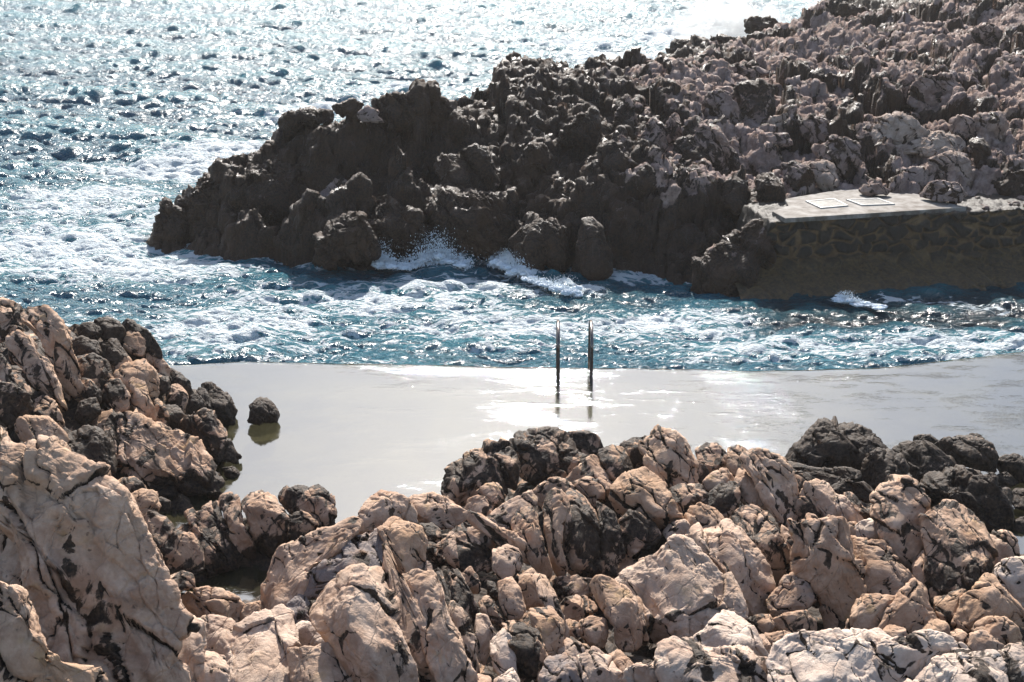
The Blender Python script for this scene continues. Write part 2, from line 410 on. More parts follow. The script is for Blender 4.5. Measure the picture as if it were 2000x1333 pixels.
SKYL = [(500, 300, 1.6), (560, 235, 2.35), (640, 222, 2.6), (740, 195, 2.8), (850, 198, 2.7), (930, 170, 2.8), (1010, 128, 3.), (1100, 128, 2.9), (1200, 137, 2.6), (1280, 137, 2.4), (1310, 95, 1.8), (1400, 80, 1.9), (1470, 50, 2.3), (1580, 28, 2.6), (1700, 10, 2.8)]
for a, b, c in SKYL:
    q = at(a, b, c); far_pts += [[q[0] - 1.1, q[1] + 2.6, -.5], [q[0] - 2.6, q[1] + 5.5, -1.2]]
for a in (1150, 1270, 1380, 1480, 1600, 1750, 1900, 2050): 
    q = at(a, 600 if a > 1400 else 585, 0); far_pts.append([q[0], 27.0 if a > 1400 else q[1] - 1.0, -.6 if a < 1400 else -.2])
far_pts += [[-12, 35, -1.5], [-12, 50, -2], [-5, 60, -2], [2, 75, -2], [-14, 26, -1], [0, 25, -1], [30, 80, 3], [22, 85, 1.], [12, 85, -1.5], [34, 60, 3]]
RF = RBF(far_pts)
def far_h(xy): return np.clip(RF(xy), -1.5, 3.4)
def hit(h, ys, px, py):
    d = ray(px, py); Pn = CAM + d[None] * (ys / d[1])[:, None]
    g = h(Pn[:, :2]); k = np.nonzero(Pn[:, 2] < g)[0]
    return Pn[k[0]] if len(k) else Pn[-1]
NY = np.arange(6.5, 23, .04); FY = np.arange(22.5, 85, .06)
def near_base(px, py): return hit(near_h, NY, px, py)
def far_base(px, py): return hit(far_h, FY, px, py)
# ---------------------------------------------------------------- traced rocks: crop | name | options | label | outline
NEAR_ROCKS = """
A|crag|s=.42 j=.3|jagged dark and tan crest rock, highest at the left edge of the left outcrop|-80,100 40,112 90,150 110,210 90,290 40,330 -80,340
A|rock_fin|s=.2 b=.4|tallest smooth pale fin, running down from the top of the left outcrop|110,150 190,130 250,150 300,210 330,260 370,320 400,400 440,480 440,560 420,610 370,635 330,600 300,520 280,440 230,330 190,240 120,200
A|rock_fin|s=.22 b=.45|stepped pinkish fin just left of the tallest pale fin|50,330 110,290 160,320 210,370 220,410 260,430 290,480 320,560 330,640 355,690 340,720 290,690 240,600 180,570 140,500 90,450 60,400
A|rock|s=.35|tan blocky rock at the left edge below the jagged crest rock|-80,400 20,430 60,500 100,540 150,590 120,640 60,620 -80,560
A|rock|s=.62|dark stained rock at the left edge below the stepped pinkish fin|-80,560 60,590 150,640 180,700 140,750 60,800 0,760 -80,740
A|rock|s=.28|narrow tan ridge stone between the stepped fin and the tan boulder below it|170,650 240,640 290,680 330,740 350,800 300,810 240,760 190,710
A|boulder|s=.2 T=.7|four-sided tan boulder wedged between the left outcrop and the big near slab|90,800 150,760 260,770 330,830 375,870 350,930 270,945 190,900 120,870
A|rock|s=.95 p=.3|black hollow rock under the left outcrop beside the four-sided boulder|300,940 370,870 420,830 500,830 560,880 600,900 620,1010 600,1120 640,1150 500,1130 400,1010
A|boulder|s=.3 T=.8 z=.75|broad tan boulder with a black wet foot at the pool's left shore|480,790 560,740 660,740 740,745 800,770 860,820 930,830 1000,820 1050,860 1090,930 1130,1010 1200,1080 1215,1120 1190,1170 1000,1160 850,1180 700,1120 620,1050 590,960 600,880 520,850
A|boulder|s=.55 T=.7 z=.6|dark leaning boulder with a tan cap, dipping into the pool's left shore|1000,800 1060,760 1140,720 1200,750 1240,800 1265,880 1310,930 1340,970 1320,1010 1240,1000 1170,1000 1110,950 1080,880 1040,830
A|rock|s=.9 T=.8|small black knob on the crest, leftmost of the three dark knobs of the left outcrop|440,260 480,240 540,245 560,290 520,330 450,320
A|rock|s=.9 T=.8|rounded black knob, highest and middle of the three dark crest knobs|545,230 600,205 650,240 690,290 670,330 600,330 560,290
A|rock|s=.8|dark crest knob with a long right shoulder, rightmost of the three|690,250 720,225 770,250 830,300 880,370 890,420 840,400 780,340 700,300
A|rock|s=.8|dark lump under the leftmost crest knob|400,340 460,320 540,340 550,400 480,430 420,400
A|rock|s=.65|dark brown block under the middle crest knob|550,350 640,330 670,380 720,440 690,480 600,440 550,410
A|rock|s=.25|tan block under the rightmost crest knob|680,300 760,290 800,340 780,400 720,380 690,350
A|rock|s=.25|tan wedge on the right slope just below the rightmost crest knob|790,350 850,380 890,430 860,450 810,420
A|rock|s=.2|small tan stone halfway down the left outcrop's right edge|850,430 900,440 940,490 920,540 870,500
A|rock|s=.6|dark cracked block beside the foot of the tallest pale fin|420,440 520,410 590,460 610,540 570,600 480,560 430,500
A|rock|s=.35|small tan rock amid dark blocks in the middle of the left outcrop|610,440 680,430 720,470 700,520 640,500
A|rock|s=.25|tan arched block above the smooth tongue of rock on the left outcrop|660,520 720,465 800,460 860,520 880,620 850,660 800,600 740,560 700,640 670,600
A|rock_fin|s=.12 T=.7|smooth tan tongue of rock sloping down the middle of the left outcrop|700,560 750,530 800,570 820,650 850,720 850,780 800,770 740,680
A|rock|s=.4|banded pinkish block left of the smooth tan tongue|570,640 620,560 660,560 700,640 710,700 640,720 590,690
A|rock|s=.65|dark rock at the foot of the tallest pale fin|440,540 500,560 550,620 540,700 470,640 440,600
A|rock|s=.9|black rock above the broad tan boulder of the pool's left shore|450,680 530,660 550,740 480,790 430,760
A|rock|s=.55|brown stone right of the arched block on the left outcrop|870,530 930,530 940,590 900,630 870,600
A|rock|s=.95|black rock on the right edge of the left outcrop facing the pool|930,480 1000,520 1040,560 1060,620 1000,620 950,560
A|rock|s=.35|pinkish striped stone above the pool on the left outcrop|940,600 990,580 1030,640 1020,720 960,700
A|rock|s=.95|black lump between the striped stone and the black waterside knob|1030,640 1090,620 1130,680 1120,760 1050,740
A|rock|s=.98 T=.9 z=.5|knobbly black waterside rock jutting into the pool from the left outcrop|1120,610 1160,588 1220,600 1280,660 1308,720 1290,760 1230,790 1170,760 1130,700
A|rock|s=.35|thin tan rib right of the smooth tongue of rock|850,640 910,700 940,800 890,800 850,740
A|rock|s=.6|brown rock above the cap of the dark leaning boulder|920,700 990,700 1030,780 980,820 930,790
A|rock|s=.95 z=.32|tiny black block at the waterline under the knobbly black rock|1250,760 1305,757 1303,795 1260,795
A|boulder|s=.98 T=.9 z=.46 j=.25|lone black rock standing in the pool off the left outcrop|1400,700 1440,665 1480,660 1515,700 1535,750 1530,782 1480,786 1390,775 1405,735
A|rock|s=.98 z=.33 j=.2|small black rock in the water between the two left shore outcrops|1250,1045 1300,1040 1335,1075 1310,1100 1262,1090
B|rock_slab|s=-.14 c=.25 T=.4 b=.2 r=-.25 a=1.0|huge smooth tan slab with a bright crest filling the near left corner|-90,75 40,60 100,100 180,90 270,80 320,100 380,160 450,190 560,270 640,350 700,430 760,520 800,620 840,700 850,780 900,900 980,960 970,1020 900,1050 930,1130 1000,1240 1050,1340 1060,1450 350,1450 280,1250 180,1020 190,830 200,740 100,500 -90,380
B|rock|s=.03 c=.35 T=.8 p=-.25|angular pale block leaning on the huge near slab at the left edge|-90,380 20,400 60,450 120,500 190,620 190,730 160,790 90,830 0,790 -90,760
B|rock_slab|s=.1 c=.15 b=.3 p=-.4|long tan slab in the bottom left corner, in front of the huge smooth slab|-90,780 60,850 140,870 180,960 220,1080 290,1180 330,1260 480,1240 510,1300 500,1450 -90,1450
B|rock|s=.12 c=.3|pointed pale rock peeping over the crest of the huge near slab|80,90 150,10 230,20 280,60 310,110 240,120 150,120
B|rock|s=.2|brown knob behind the crest of the huge near slab|430,130 470,95 520,120 540,170 490,190 440,170
B|rock|s=.2 c=.15|row-end tan rock behind the right flank of the huge near slab|480,190 540,180 590,230 630,290 680,340 650,370 590,320 520,260
B|boulder|s=.55 T=.8|dark two-toned boulder between the black wet foot and the ribbed shore rocks|630,250 680,210 740,200 800,250 810,290 740,320 680,330 640,290
B|rock|s=.4|lumpy brown rock at the left end of the ribbed shore outcrop|660,370 720,310 790,280 860,290 870,350 840,400 780,430 720,450 670,420
B|rock|s=.3|flat-topped tan rock on the back edge of the ribbed shore outcrop|850,290 920,235 1010,220 1080,230 1060,280 980,290 930,320 880,320
B|rock|s=.35|small loaf-shaped tan stone beside the little rock pool|850,340 900,310 940,330 940,370 880,390
B|rock|s=.35|rounded tan lobe right of the loaf-shaped stone|960,350 1010,300 1050,330 1070,400 1040,440 990,430
B|rock|s=.2|broad pinkish block topping the left half of the ribbed shore outcrop|1000,240 1150,225 1190,280 1170,340 1120,390 1070,350 1030,300
B|rock_fin|s=.38|long pinkish rib running down from the broad pinkish block|1060,400 1120,390 1180,330 1220,350 1240,430 1290,520 1330,620 1320,680 1260,680 1220,600 1150,520 1090,460
B|rock_fin|s=.35|slim tan rib in the middle of the ribbed shore outcrop|1215,310 1280,285 1330,310 1340,380 1350,450 1400,560 1420,620 1370,640 1310,560 1270,440 1230,370
B|rock|s=.25|tan rock at the back edge beside the narrow gap of the pool|1200,280 1260,220 1330,195 1380,200 1390,240 1340,290 1280,280
B|rock|s=.2|small square tan block on top of the ribbed shore outcrop|1340,240 1400,230 1410,280 1370,320 1340,300
B|rock_fin|s=.42|broad stained rib with black hollows, right of the slim tan rib|1360,340 1420,310 1470,290 1520,330 1560,400 1590,480 1600,540 1560,590 1500,590 1450,560 1400,460
B|rock|s=.25|low tan capping rock along the pool side of the ribbed outcrop|1370,190 1450,175 1560,190 1640,240 1600,260 1530,250 1460,210
B|rock|s=.3|rounded tan rock below the low capping rock|1420,230 1480,210 1530,260 1550,330 1500,320 1440,290
B|boulder|s=.5|tan and black boulder near the right tip of the ribbed outcrop|1590,270 1660,240 1720,260 1770,320 1780,400 1740,460 1660,420 1600,350 1570,300
B|rock|s=.85|black tip rock of the ribbed outcrop facing the pool|1710,265 1780,255 1840,310 1855,400 1850,460 1790,500 1760,400
B|rock|s=.6|dark striped stone under the tan and black boulder|1600,430 1680,400 1740,450 1750,510 1680,560 1610,530
B|rock|s=.5|wide black-streaked rock in the lower left of the ribbed outcrop|790,450 850,415 920,450 960,510 1040,540 1090,600 1110,680 1060,720 960,730 880,700 830,640 800,560
B|rock_fin|s=.42|humped pink rib beside the wide black-streaked rock|990,500 1050,470 1130,480 1180,560 1240,650 1250,720 1180,720 1120,640 1050,560
B|rock|s=.35|low tan ledge behind the crest of the huge near slab, at the outcrop's foot|890,780 1010,720 1060,740 1070,800 1000,820 900,860
B|rock|s=.65|dark pebbly rock at the edge of the small mirror pool|1070,750 1150,710 1230,760 1240,820 1160,840 1090,820
B|boulder|s=.22 c=.2|domed tan boulder with dark hollows, in front of the small mirror pool|960,880 1020,840 1100,815 1200,815 1280,850 1340,890 1390,910 1340,980 1280,1000 1200,980 1130,1000 1080,960 1020,950
B|boulder|s=.08 c=.1|smooth round tan stone between the domed boulder and the lichen wedge|1330,960 1380,910 1450,890 1500,920 1480,970 1400,1020 1340,1010
B|rock|s=.05 c=.5|pale rough flat rock in front of the domed tan boulder|1100,1000 1180,990 1280,1010 1300,1080 1270,1160 1180,1210 1110,1180 1100,1100
B|rock_slab|s=.0 c=.55 b=.7 p=-.15 a=.55 k=.4|wide bleached slab at the bottom left of the striped central outcrop|1240,1180 1290,1060 1380,1020 1480,980 1560,930 1600,980 1620,1080 1610,1200 1660,1340 1660,1450 1240,1450 1230,1280
B|rock|s=.05 c=.45|broken pale edge along the foot of the huge near slab|980,1010 1050,990 1110,1030 1110,1450 1050,1450 980,1200 900,1100 920,1030
B|rock|s=.05 c=.4|pale rock at the bottom edge left of the wide bleached slab|1090,1200 1240,1200 1250,1450 1080,1450
C|rock|s=.12 c=.1 r=-.4 a=.55 k=.5|rounded orange-tan shoulder block on the left side of the striped central outcrop|50,900 80,760 120,640 150,600 200,580 320,520 420,490 540,440 560,480 480,560 400,640 290,700 270,800 230,850 190,900 160,950 60,960
C|boulder|s=.04 c=.15 T=.7 a=.6|highest tan crest boulder of the striped central outcrop|530,520 570,440 600,370 650,310 700,278 780,290 840,320 880,380 890,450 850,480 780,440 700,470 600,510
C|rock_slab|s=.25 c=-1 b=.9|lilac grey lichen-covered wedge below the highest crest boulder|290,800 330,730 420,660 520,580 650,500 700,520 740,600 740,700 700,760 600,720 480,740 440,790 310,840
C|rock|s=.10 c=.3 T=.85 b=.45 p=-.32 a=.5 k=.35 f=.3|big square tan block with a flat rough top and a small round hole|310,880 330,830 440,790 560,740 680,760 740,830 760,940 800,1100 850,1200 900,1450 640,1450 560,1300 480,1160 380,1050 310,930
C|rock_fin|s=.25 c=.25 b=.4 p=-.15 a=.6|long thin pale slab edge right of the big square tan block|700,560 760,620 800,740 850,860 930,1000 960,1120 1030,1300 1050,1450 930,1450 850,1200 800,1050 760,900 740,760
C|rock|s=.08 T=.8 a=.6 p=-.1|cracked ochre block standing under the highest crest boulder|700,490 770,430 840,460 910,480 930,560 920,640 860,700 820,720 780,640 740,560
C|rock|s=.25 c=-.8|small grey lichen stone lodged below the cracked ochre block|830,720 880,670 960,660 970,720 930,750 860,750
C|rock_slab|s=.05 c=.3 b=.5 p=-.2 a=.55 k=.5|long pinkish slab down the middle of the striped central outcrop|810,780 900,745 960,770 1000,760 1030,850 1050,920 1080,1010 1110,1080 1160,1180 1220,1300 1240,1450 1080,1450 1020,1300 960,1140 930,1040 890,960 850,870
C|rock|s=.15 c=.1|second crest block of the central outcrop, right of the highest boulder|850,320 900,300 990,285 1060,320 1130,370 1190,400 1110,450 1030,470 1000,440 920,430 880,390
C|rock|s=.55|small dark-ringed stone in the recess under the second crest block|920,460 980,455 1020,490 1030,540 970,570 930,530
C|rock|s=1 p=.25|black recess rock in the heart of the striped central outcrop|930,540 1030,560 1110,500 1200,520 1330,620 1340,700 1230,710 1100,720 1000,700 960,640
C|rock|s=.3|small orange sliver stone standing in the black recess|1040,550 1110,540 1110,600 1130,700 1080,660 1050,600
C|rock|s=.15 c=.3|pale pink block at the upper right rim of the black recess|1190,480 1280,470 1340,520 1320,580 1250,600 1200,540
C|rock_fin|s=.3 c=.1|grey-tan crest rib forming the upper right edge of the central outcrop|1180,400 1240,400 1330,470 1420,510 1500,580 1560,660 1530,690 1440,620 1340,540 1240,470
C|rock_fin|s=.25 c=.2|thin pale rim fin running down the right edge of the central outcrop|1540,650 1600,740 1650,850 1700,960 1750,1090 1780,1130 1740,1130 1680,1000 1600,860 1550,750
C|rock|s=.15 c=.3|whitish pink block under the grey-tan crest rib|1330,600 1400,580 1450,600 1480,660 1440,730 1370,750 1330,700
C|rock|s=.08 p=-.1 a=.5 k=.4|ochre block beside the thin pale rim fin|1480,760 1540,720 1590,780 1620,860 1630,930 1560,940 1500,900 1480,840
C|rock|s=.06 p=-.15 a=.5 k=.4|upright brick-like tan block set in black rock on the central outcrop|1360,790 1430,760 1460,820 1490,920 1450,970 1410,970 1370,880
C|rock|s=.1 p=-.15 a=.6|large cracked tan block low on the right edge of the central outcrop|1540,940 1640,920 1700,1000 1700,1090 1690,1160 1640,1190 1590,1150 1560,1050
C|rock_fin|s=.75|thin dark blade beside the long pinkish slab|990,700 1030,720 1060,850 1090,950 1110,1080 1150,1230 1110,1180 1060,1000 1010,850
C|rock|s=.9|black blade rock right of the long pinkish slab|1070,720 1130,720 1200,860 1230,960 1180,1000 1110,900
C|rock|s=.35|small orange brick stone among the black blades|1150,740 1200,700 1240,780 1250,850 1200,840
C|rock_fin|s=.42 c=.4|pale blade streaked black, second right of the long pinkish slab|1090,900 1150,930 1190,1040 1200,1150 1240,1270 1200,1280 1130,1150 1100,1030
C|rock|s=.2 c=.5|pale leaf-shaped sliver on the lower central outcrop|1230,970 1290,980 1320,1080 1300,1160 1270,1220 1230,1130
C|rock|s=.1 c=.7|bleached pointed block near the bottom of the central outcrop|1320,1120 1380,1050 1420,1100 1440,1220 1450,1310 1400,1330 1340,1250 1320,1180
C|rock|s=.4|slanting brown sliver left of the brick-like tan block|1240,860 1310,870 1370,980 1410,1010 1370,1030 1280,960
C|rock|s=.4|small tan chip above the brick-like tan block|1290,770 1330,790 1350,860 1310,870
C|rock|s=.95|black crusted rock under the large cracked tan block|1380,1000 1480,1000 1560,1080 1620,1200 1640,1260 1560,1300 1480,1320 1440,1180 1400,1060
C|rock|s=.3 c=-.7|grey speckled block at the bottom right corner of the central outcrop|1640,1220 1720,1190 1790,1230 1830,1300 1830,1450 1600,1450 1600,1300
C|rock|s=.15 c=.3|small pale pink stone at the foot of the thin rim fin|1690,1170 1740,1100 1800,1130 1830,1180 1790,1210 1720,1190
C|rock|s=.1 c=.5|rounded pale orange rock on the bottom edge right of the central outcrop|1800,1200 1880,1160 1950,1200 2000,1280 2050,1340 2000,1450 1850,1450 1830,1290
C|rock|s=.0 c=.65 p=-.2 a=.5 k=.4|bleached cube-like stone left of the big square tan block|190,1060 260,1010 360,1030 380,1070 400,1120 330,1170 230,1170 200,1130
C|rock|s=.03 c=.35 p=-.2 a=.5 k=.4|pink block under the bleached cube-like stone|205,1170 330,1170 410,1130 460,1220 500,1300 520,1450 260,1450 220,1280
C|rock|s=.25 c=-1|small grey lichen wedge above the bleached cube-like stone|190,910 260,840 290,920 270,950 340,1020 250,1010 200,1010
C|rock|s=.08 c=.6|pale stone at the bottom edge under the bleached pointed block|1340,1330 1430,1270 1460,1330 1480,1450 1320,1450
C|rock|s=.3 c=.2|small tan stone at the bottom edge right of the long pinkish slab|1240,1300 1300,1300 1310,1450 1220,1450
E|boulder|s=.5 T=.7|big black and tan lump at the left end of the right-hand shore ridge|-110,420 -60,330 0,270 60,240 110,200 200,180 260,200 290,260 300,330 310,400 240,460 200,480 60,480 0,530 -60,560
E|boulder|s=.45 p=-.3|round-headed rock set into the black and tan lump|10,380 60,320 110,340 130,400 100,440 40,460 0,440
E|rock|s=.3 p=-.3|egg-shaped tan rock below the black and tan lump|100,460 160,420 200,415 240,480 230,530 180,540
E|rock|s=.4|oval speckled stone at the foot of the black and tan lump|10,560 60,500 120,490 180,520 190,570 130,610 60,600
E|rock|s=.52 T=.7|ragged streaked crest rock, second from the left end of the shore ridge|330,280 300,190 340,140 420,125 500,130 560,160 600,200 640,250 690,290 680,330 600,370 520,400 450,400 360,350 310,320
E|rock|s=.85|dark slab behind the ragged streaked crest rock|540,140 650,140 740,150 780,230 760,280 720,280 680,260 600,190
E|rock|s=.2|pointed tan wedge in front of the dark slab on the shore ridge|600,390 660,320 740,265 790,330 830,400 810,440 740,400 660,400 620,430
E|rock|s=.5|speckled round crest rock left of the tall pitted pale rock|780,240 850,215 900,230 940,320 930,370 890,400 850,370 800,300
E|rock|s=.95|black sheer rock against the left side of the tall pitted pale rock|905,215 960,180 1020,150 1040,220 1050,330 960,350 930,290
E|boulder|s=.22 c=.2 T=.75|tall pitted pale rock, highest on the right-hand shore ridge|1010,190 1060,140 1130,115 1190,140 1230,180 1260,250 1300,310 1300,370 1310,420 1250,410 1230,450 1160,430 1080,360 1050,280 1010,230
E|rock|s=.6|shaded brown rock under the tall pitted pale rock|1140,470 1230,430 1320,440 1360,500 1330,560 1280,600 1240,600 1180,540
E|boulder|s=.16 c=.1 T=.75|fat smooth tan boulder in front of the tall pitted pale rock|840,450 880,400 960,370 1020,355 1080,400 1140,450 1160,530 1200,590 1230,630 1160,660 1080,650 1000,600 930,600 870,560 840,510
E|rock|s=.1 c=.35 b=.8|pale sloping plate behind the crest of the central outcrop|140,610 210,550 300,500 380,470 410,500 400,560 340,570 300,620 290,660 200,670
E|rock_fin|s=.35|leftmost slim fin of the black and tan ribbed face|300,640 340,580 400,560 420,640 430,720 470,850 500,940 470,960 410,880 340,760
E|rock|s=.3|arched cap rock over the black and tan ribbed face|410,460 460,430 500,400 570,390 620,430 610,490 550,480 480,540 450,520
E|rock_fin|s=.4|bowed tan fin in the middle of the black and tan ribbed face|470,570 490,490 550,470 590,520 590,600 560,640 540,760 560,880 590,960 530,960 500,820 480,680
E|rock_fin|s=.85|blackest fin of the ribbed face, right of the bowed tan fin|600,480 640,440 700,560 740,640 760,760 770,850 740,900 680,940 620,900 590,760 590,620
E|rock|s=.35|flat tan cap right of the arched cap rock|630,420 700,395 770,400 830,440 840,480 790,500 740,530 700,500
E|rock_fin|s=.25 p=-.12|narrow tan strip lying along the blackest fin|640,450 690,500 740,580 765,640 740,680 700,600 650,520
E|rock_fin|s=.58|dark smooth fin left of the fat smooth boulder|740,530 820,560 860,600 880,680 890,780 860,900 800,920 770,820 765,700 780,620
E|rock|s=.5|cracked brown rock under the fat smooth boulder|900,640 950,580 1000,600 1060,650 1090,700 1050,760 1000,770 1000,720 940,800 900,760
E|rock|s=.15|small tan stone at the foot of the cracked brown rock|910,810 930,770 990,710 1010,740 990,780 940,820
E|rock|s=.06 c=.4|small cream stone perched above the biggest pale boulder|1140,690 1170,650 1240,635 1280,660 1285,710 1240,735 1170,730
E|boulder|s=.0 c=.45 T=.6 b=.75 a=.7 k=.3|biggest smooth pale boulder, broad sunlit top, centre of the right foreground|860,960 930,900 1020,850 1090,810 1120,770 1200,740 1290,740 1340,800 1400,860 1440,920 1490,990 1540,1070 1580,1170 1520,1140 1440,1180 1380,1260 1290,1290 1200,1300 1150,1333 1060,1320 1030,1260 1010,1150 1000,1060 930,1000
E|boulder|s=.03 c=.15 T=.7 a=.6 k=.3|smooth bent tan rock like a foot, left of the biggest pale boulder|730,990 760,940 830,950 900,990 960,1060 980,1140 1000,1220 990,1300 960,1340 890,1330 860,1280 870,1210 820,1140 760,1060
E|rock|s=.3|cluster stone between the thin rim fin and the foot-like rock|540,1110 590,1060 640,1040 700,1050 740,1110 690,1150 620,1180 560,1170
E|rock|s=.15|rounded cracked stone left of the foot-like rock|680,1190 730,1170 790,1190 800,1250 780,1310 720,1300 680,1250
E|rock|s=.3|small upright stone left of the rounded cracked stone|590,1170 660,1200 650,1270 600,1240
E|rock|s=.75|dark spotted rock below the ribbed face|530,960 640,950 740,960 730,1020 640,1040 560,1080 540,1020
E|rock|s=.2|thin tan wedge squeezed between the foot-like rock and the biggest boulder|970,1060 1010,1080 1020,1200 1040,1300 1000,1330 990,1180
F|boulder|s=.3 c=.15|pale pitted knob with a black hole, right of the tall pitted rock|180,230 230,195 300,200 350,260 350,330 300,350 250,340 200,300
F|rock|s=.12|tan triangular face under the pale pitted knob|210,440 250,380 330,340 370,400 370,440 300,480 240,490
F|rock|s=1|black cleft rock between the tall pitted rock and the pale pitted knob|150,290 210,300 230,360 200,400 160,370
F|rock|s=.3 c=.1|small rough crest rock between the pitted knob and the long pale ridge|350,230 400,212 460,240 470,290 440,350 400,400 370,340
F|rock_fin|s=.2 c=.25 T=.7|long pale ridge rock running down from the crest, beside the black rocks|450,290 500,255 570,265 640,300 680,340 710,400 720,470 700,540 690,620 670,650 620,590 580,520 540,440 500,360 460,330
F|rock|s=.3 c=.2|black-streaked pale rock left of the long pale ridge|400,420 420,345 460,345 510,390 560,470 590,530 540,540 480,540 420,490
F|rock|s=.55|dark pointed rock with a tan left edge, below the pitted knob|220,510 290,450 360,410 400,440 400,500 370,570 330,600 270,560
F|boulder|s=.04 c=.1 T=.8 a=.6|smooth domed tan boulder at the upper right of the biggest pale boulder|125,600 140,550 190,530 260,560 310,600 340,630 280,650 220,680 150,710 130,680
F|rock|s=.06 c=.3 T=.7|chiselled pale block with a bright step, right of the biggest pale boulder|155,730 220,680 310,640 345,640 400,700 450,770 490,840 520,900 550,970 560,1050 570,1100 480,1120 430,1090 400,1050 350,960 290,860 230,790 180,760
F|rock_slab|s=.38|steep brown slab with a dark upper left side, behind the chiselled pale block|390,600 440,570 490,555 560,600 600,670 650,750 690,820 715,880 700,920 650,960 600,940 560,880 500,800 430,700
F|rock|s=.12 c=-.5 T=.5 a=.7|purplish cracked rock face in the shaded hollow|580,1060 640,1000 700,930 760,920 820,950 840,1010 810,1060 760,1100 700,1150 620,1150 590,1110
F|rock|s=.3|narrow brown strip right of the steep brown slab|650,660 710,700 730,770 710,840 660,760
F|rock|s=.3|rough ochre rock at the head of the big ochre face|740,510 800,500 860,560 850,620 780,640 720,600
F|rock|s=.15 c=.25|pale rock with sloping back, above the big ochre face|800,420 850,400 900,430 940,490 980,580 990,630 900,600 860,540 830,480 760,500
F|rock|s=.6|curled black and tan rock behind the long pale ridge|700,360 760,360 800,400 760,460 720,500 690,420
F|rock_slab|s=.95 b=.7|low black ledge between the pale ridge and the domed black rocks|650,300 760,310 870,340 1060,345 1070,380 1000,400 1100,410 1160,470 1150,500 1080,500 990,480 920,470 860,410 780,370
F|rock_slab|s=.12 T=.45 b=.4 a=.8|big ochre and pink rock face with lichen spots in the right foreground|700,640 770,650 860,640 900,620 980,640 1010,740 1040,830 1080,960 1100,1040 1050,1110 980,1190 920,1180 880,1060 840,960 720,900 720,820 740,750
F|rock|s=.35 c=-.4 p=-.18|rounded head with dark lichen rings at the top of the big ochre face|860,660 900,620 970,630 1000,680 990,740 930,720
F|rock|s=.2 c=.4|bright tilted rock left of the tall standing boulder|940,480 1000,500 1060,560 1100,620 1040,640 990,620 970,560
F|rock|s=.15|small rounded tan block above the smooth tan slab|1000,640 1060,640 1090,690 1070,730 1020,710
F|rock|s=.05 c=.7 a=1.3|crumbly cream-coloured rock beside the tall standing boulder|1070,650 1130,625 1180,640 1210,690 1200,740 1120,740 1080,740
F|rock_slab|s=.08 c=.1 a=.8|smooth tan slab between the big ochre face and the tall standing boulder|1040,730 1120,740 1220,750 1260,830 1320,900 1380,960 1320,1020 1260,1060 1180,1050 1120,1060 1090,960 1060,850
F|boulder|s=.25 c=.15 T=.75 k=.5|tall standing boulder with a rounded head and black right side|1160,470 1200,430 1280,400 1340,400 1400,430 1440,480 1445,580 1440,700 1400,790 1370,900 1330,870 1260,770 1200,680 1170,590
F|rock|s=.5|grey-brown rock left of the tall standing boulder's head|1000,480 1050,475 1090,540 1150,590 1160,630 1110,610 1060,550
F|rock|s=.3|narrow tan rock wedged between the standing boulder and the lichen boulder|1380,880 1440,780 1450,860 1450,1000 1400,980
F|boulder|s=.42 c=-.15 T=.8 k=.5|large rounded boulder blotched with dark lichen, right foreground|1450,620 1490,550 1560,505 1640,530 1700,570 1760,620 1790,700 1810,800 1800,870 1750,930 1690,1000 1620,1040 1520,1050 1480,1000 1450,900 1445,760
F|rock|s=.45|dark brown rock under the large lichen-blotched boulder|1500,1060 1560,1050 1660,1020 1650,1100 1620,1180 1580,1210 1530,1140
F|rock|s=.15 c=.2|knobby tan rock with a narrow top, right of the lichen-blotched boulder|1790,740 1840,700 1890,685 1940,740 1960,830 1930,860 1860,850 1820,900 1800,820
F|boulder|s=.02 c=.65 T=.7 a=.8|bright cream boulder at the right edge of the picture|1840,900 1880,855 1960,850 2080,850 2080,1110 2000,1130 1920,1060 1860,1000
F|rock|s=.05 c=-.1 a=.7|pinkish pyramid-shaped rock below the lichen-blotched boulder|1620,1190 1670,1060 1740,1000 1790,935 1830,960 1860,1010 1920,1070 1970,1120 1980,1200 1880,1190 1780,1180 1720,1180 1700,1260 1640,1240
F|rock|s=.04 c=-.1 b=.5 a=.7|mauve triangular slab in the middle of the right foreground|1190,1230 1250,1130 1320,1030 1380,970 1430,1020 1450,1090 1500,1170 1460,1230 1400,1260 1300,1240 1220,1240
F|rock|s=.12 a=.7|flat cracked tan rock left of the mauve triangular slab|1100,1050 1180,1045 1270,1060 1260,1110 1200,1180 1150,1240 1060,1260 1010,1250 1040,1160 1080,1080
F|rock|s=.1|small mauve stone right of the mauve triangular slab|1450,1220 1490,1180 1550,1190 1590,1280 1510,1270 1440,1250
F|rock|s=.15|thin upright stone behind the bottom right boulders|1590,1240 1630,1220 1690,1280 1690,1340 1640,1310
F|boulder|s=.12 c=.1 T=.8|oval pinkish boulder under the pyramid-shaped rock|1700,1230 1740,1190 1800,1165 1880,1175 1950,1220 1980,1290 1970,1340 1900,1320 1840,1270 1760,1250
F|boulder|s=1 T=.8 z=.8|largest domed black rock on the right pool shore|640,280 700,210 760,160 840,110 930,85 1060,80 1140,100 1210,160 1230,220 1110,240 1080,300 1080,350 1000,330 870,330 760,310
F|boulder|s=.95 T=.8 p=-.3|black cracked hump against the largest domed black rock|1020,270 1060,200 1130,155 1200,170 1240,220 1180,240 1120,270 1090,340 1050,320
F|boulder|s=.95 T=.8|rough black ball-like boulder in front of the domed black rocks|1090,350 1120,280 1180,240 1250,225 1310,260 1350,330 1330,400 1250,420 1180,440 1120,400
F|boulder|s=.95 T=.8|broad rough black boulder right of the ball-like one|1270,220 1340,190 1430,185 1500,230 1570,270 1610,320 1540,330 1460,370 1400,390 1350,340 1310,270
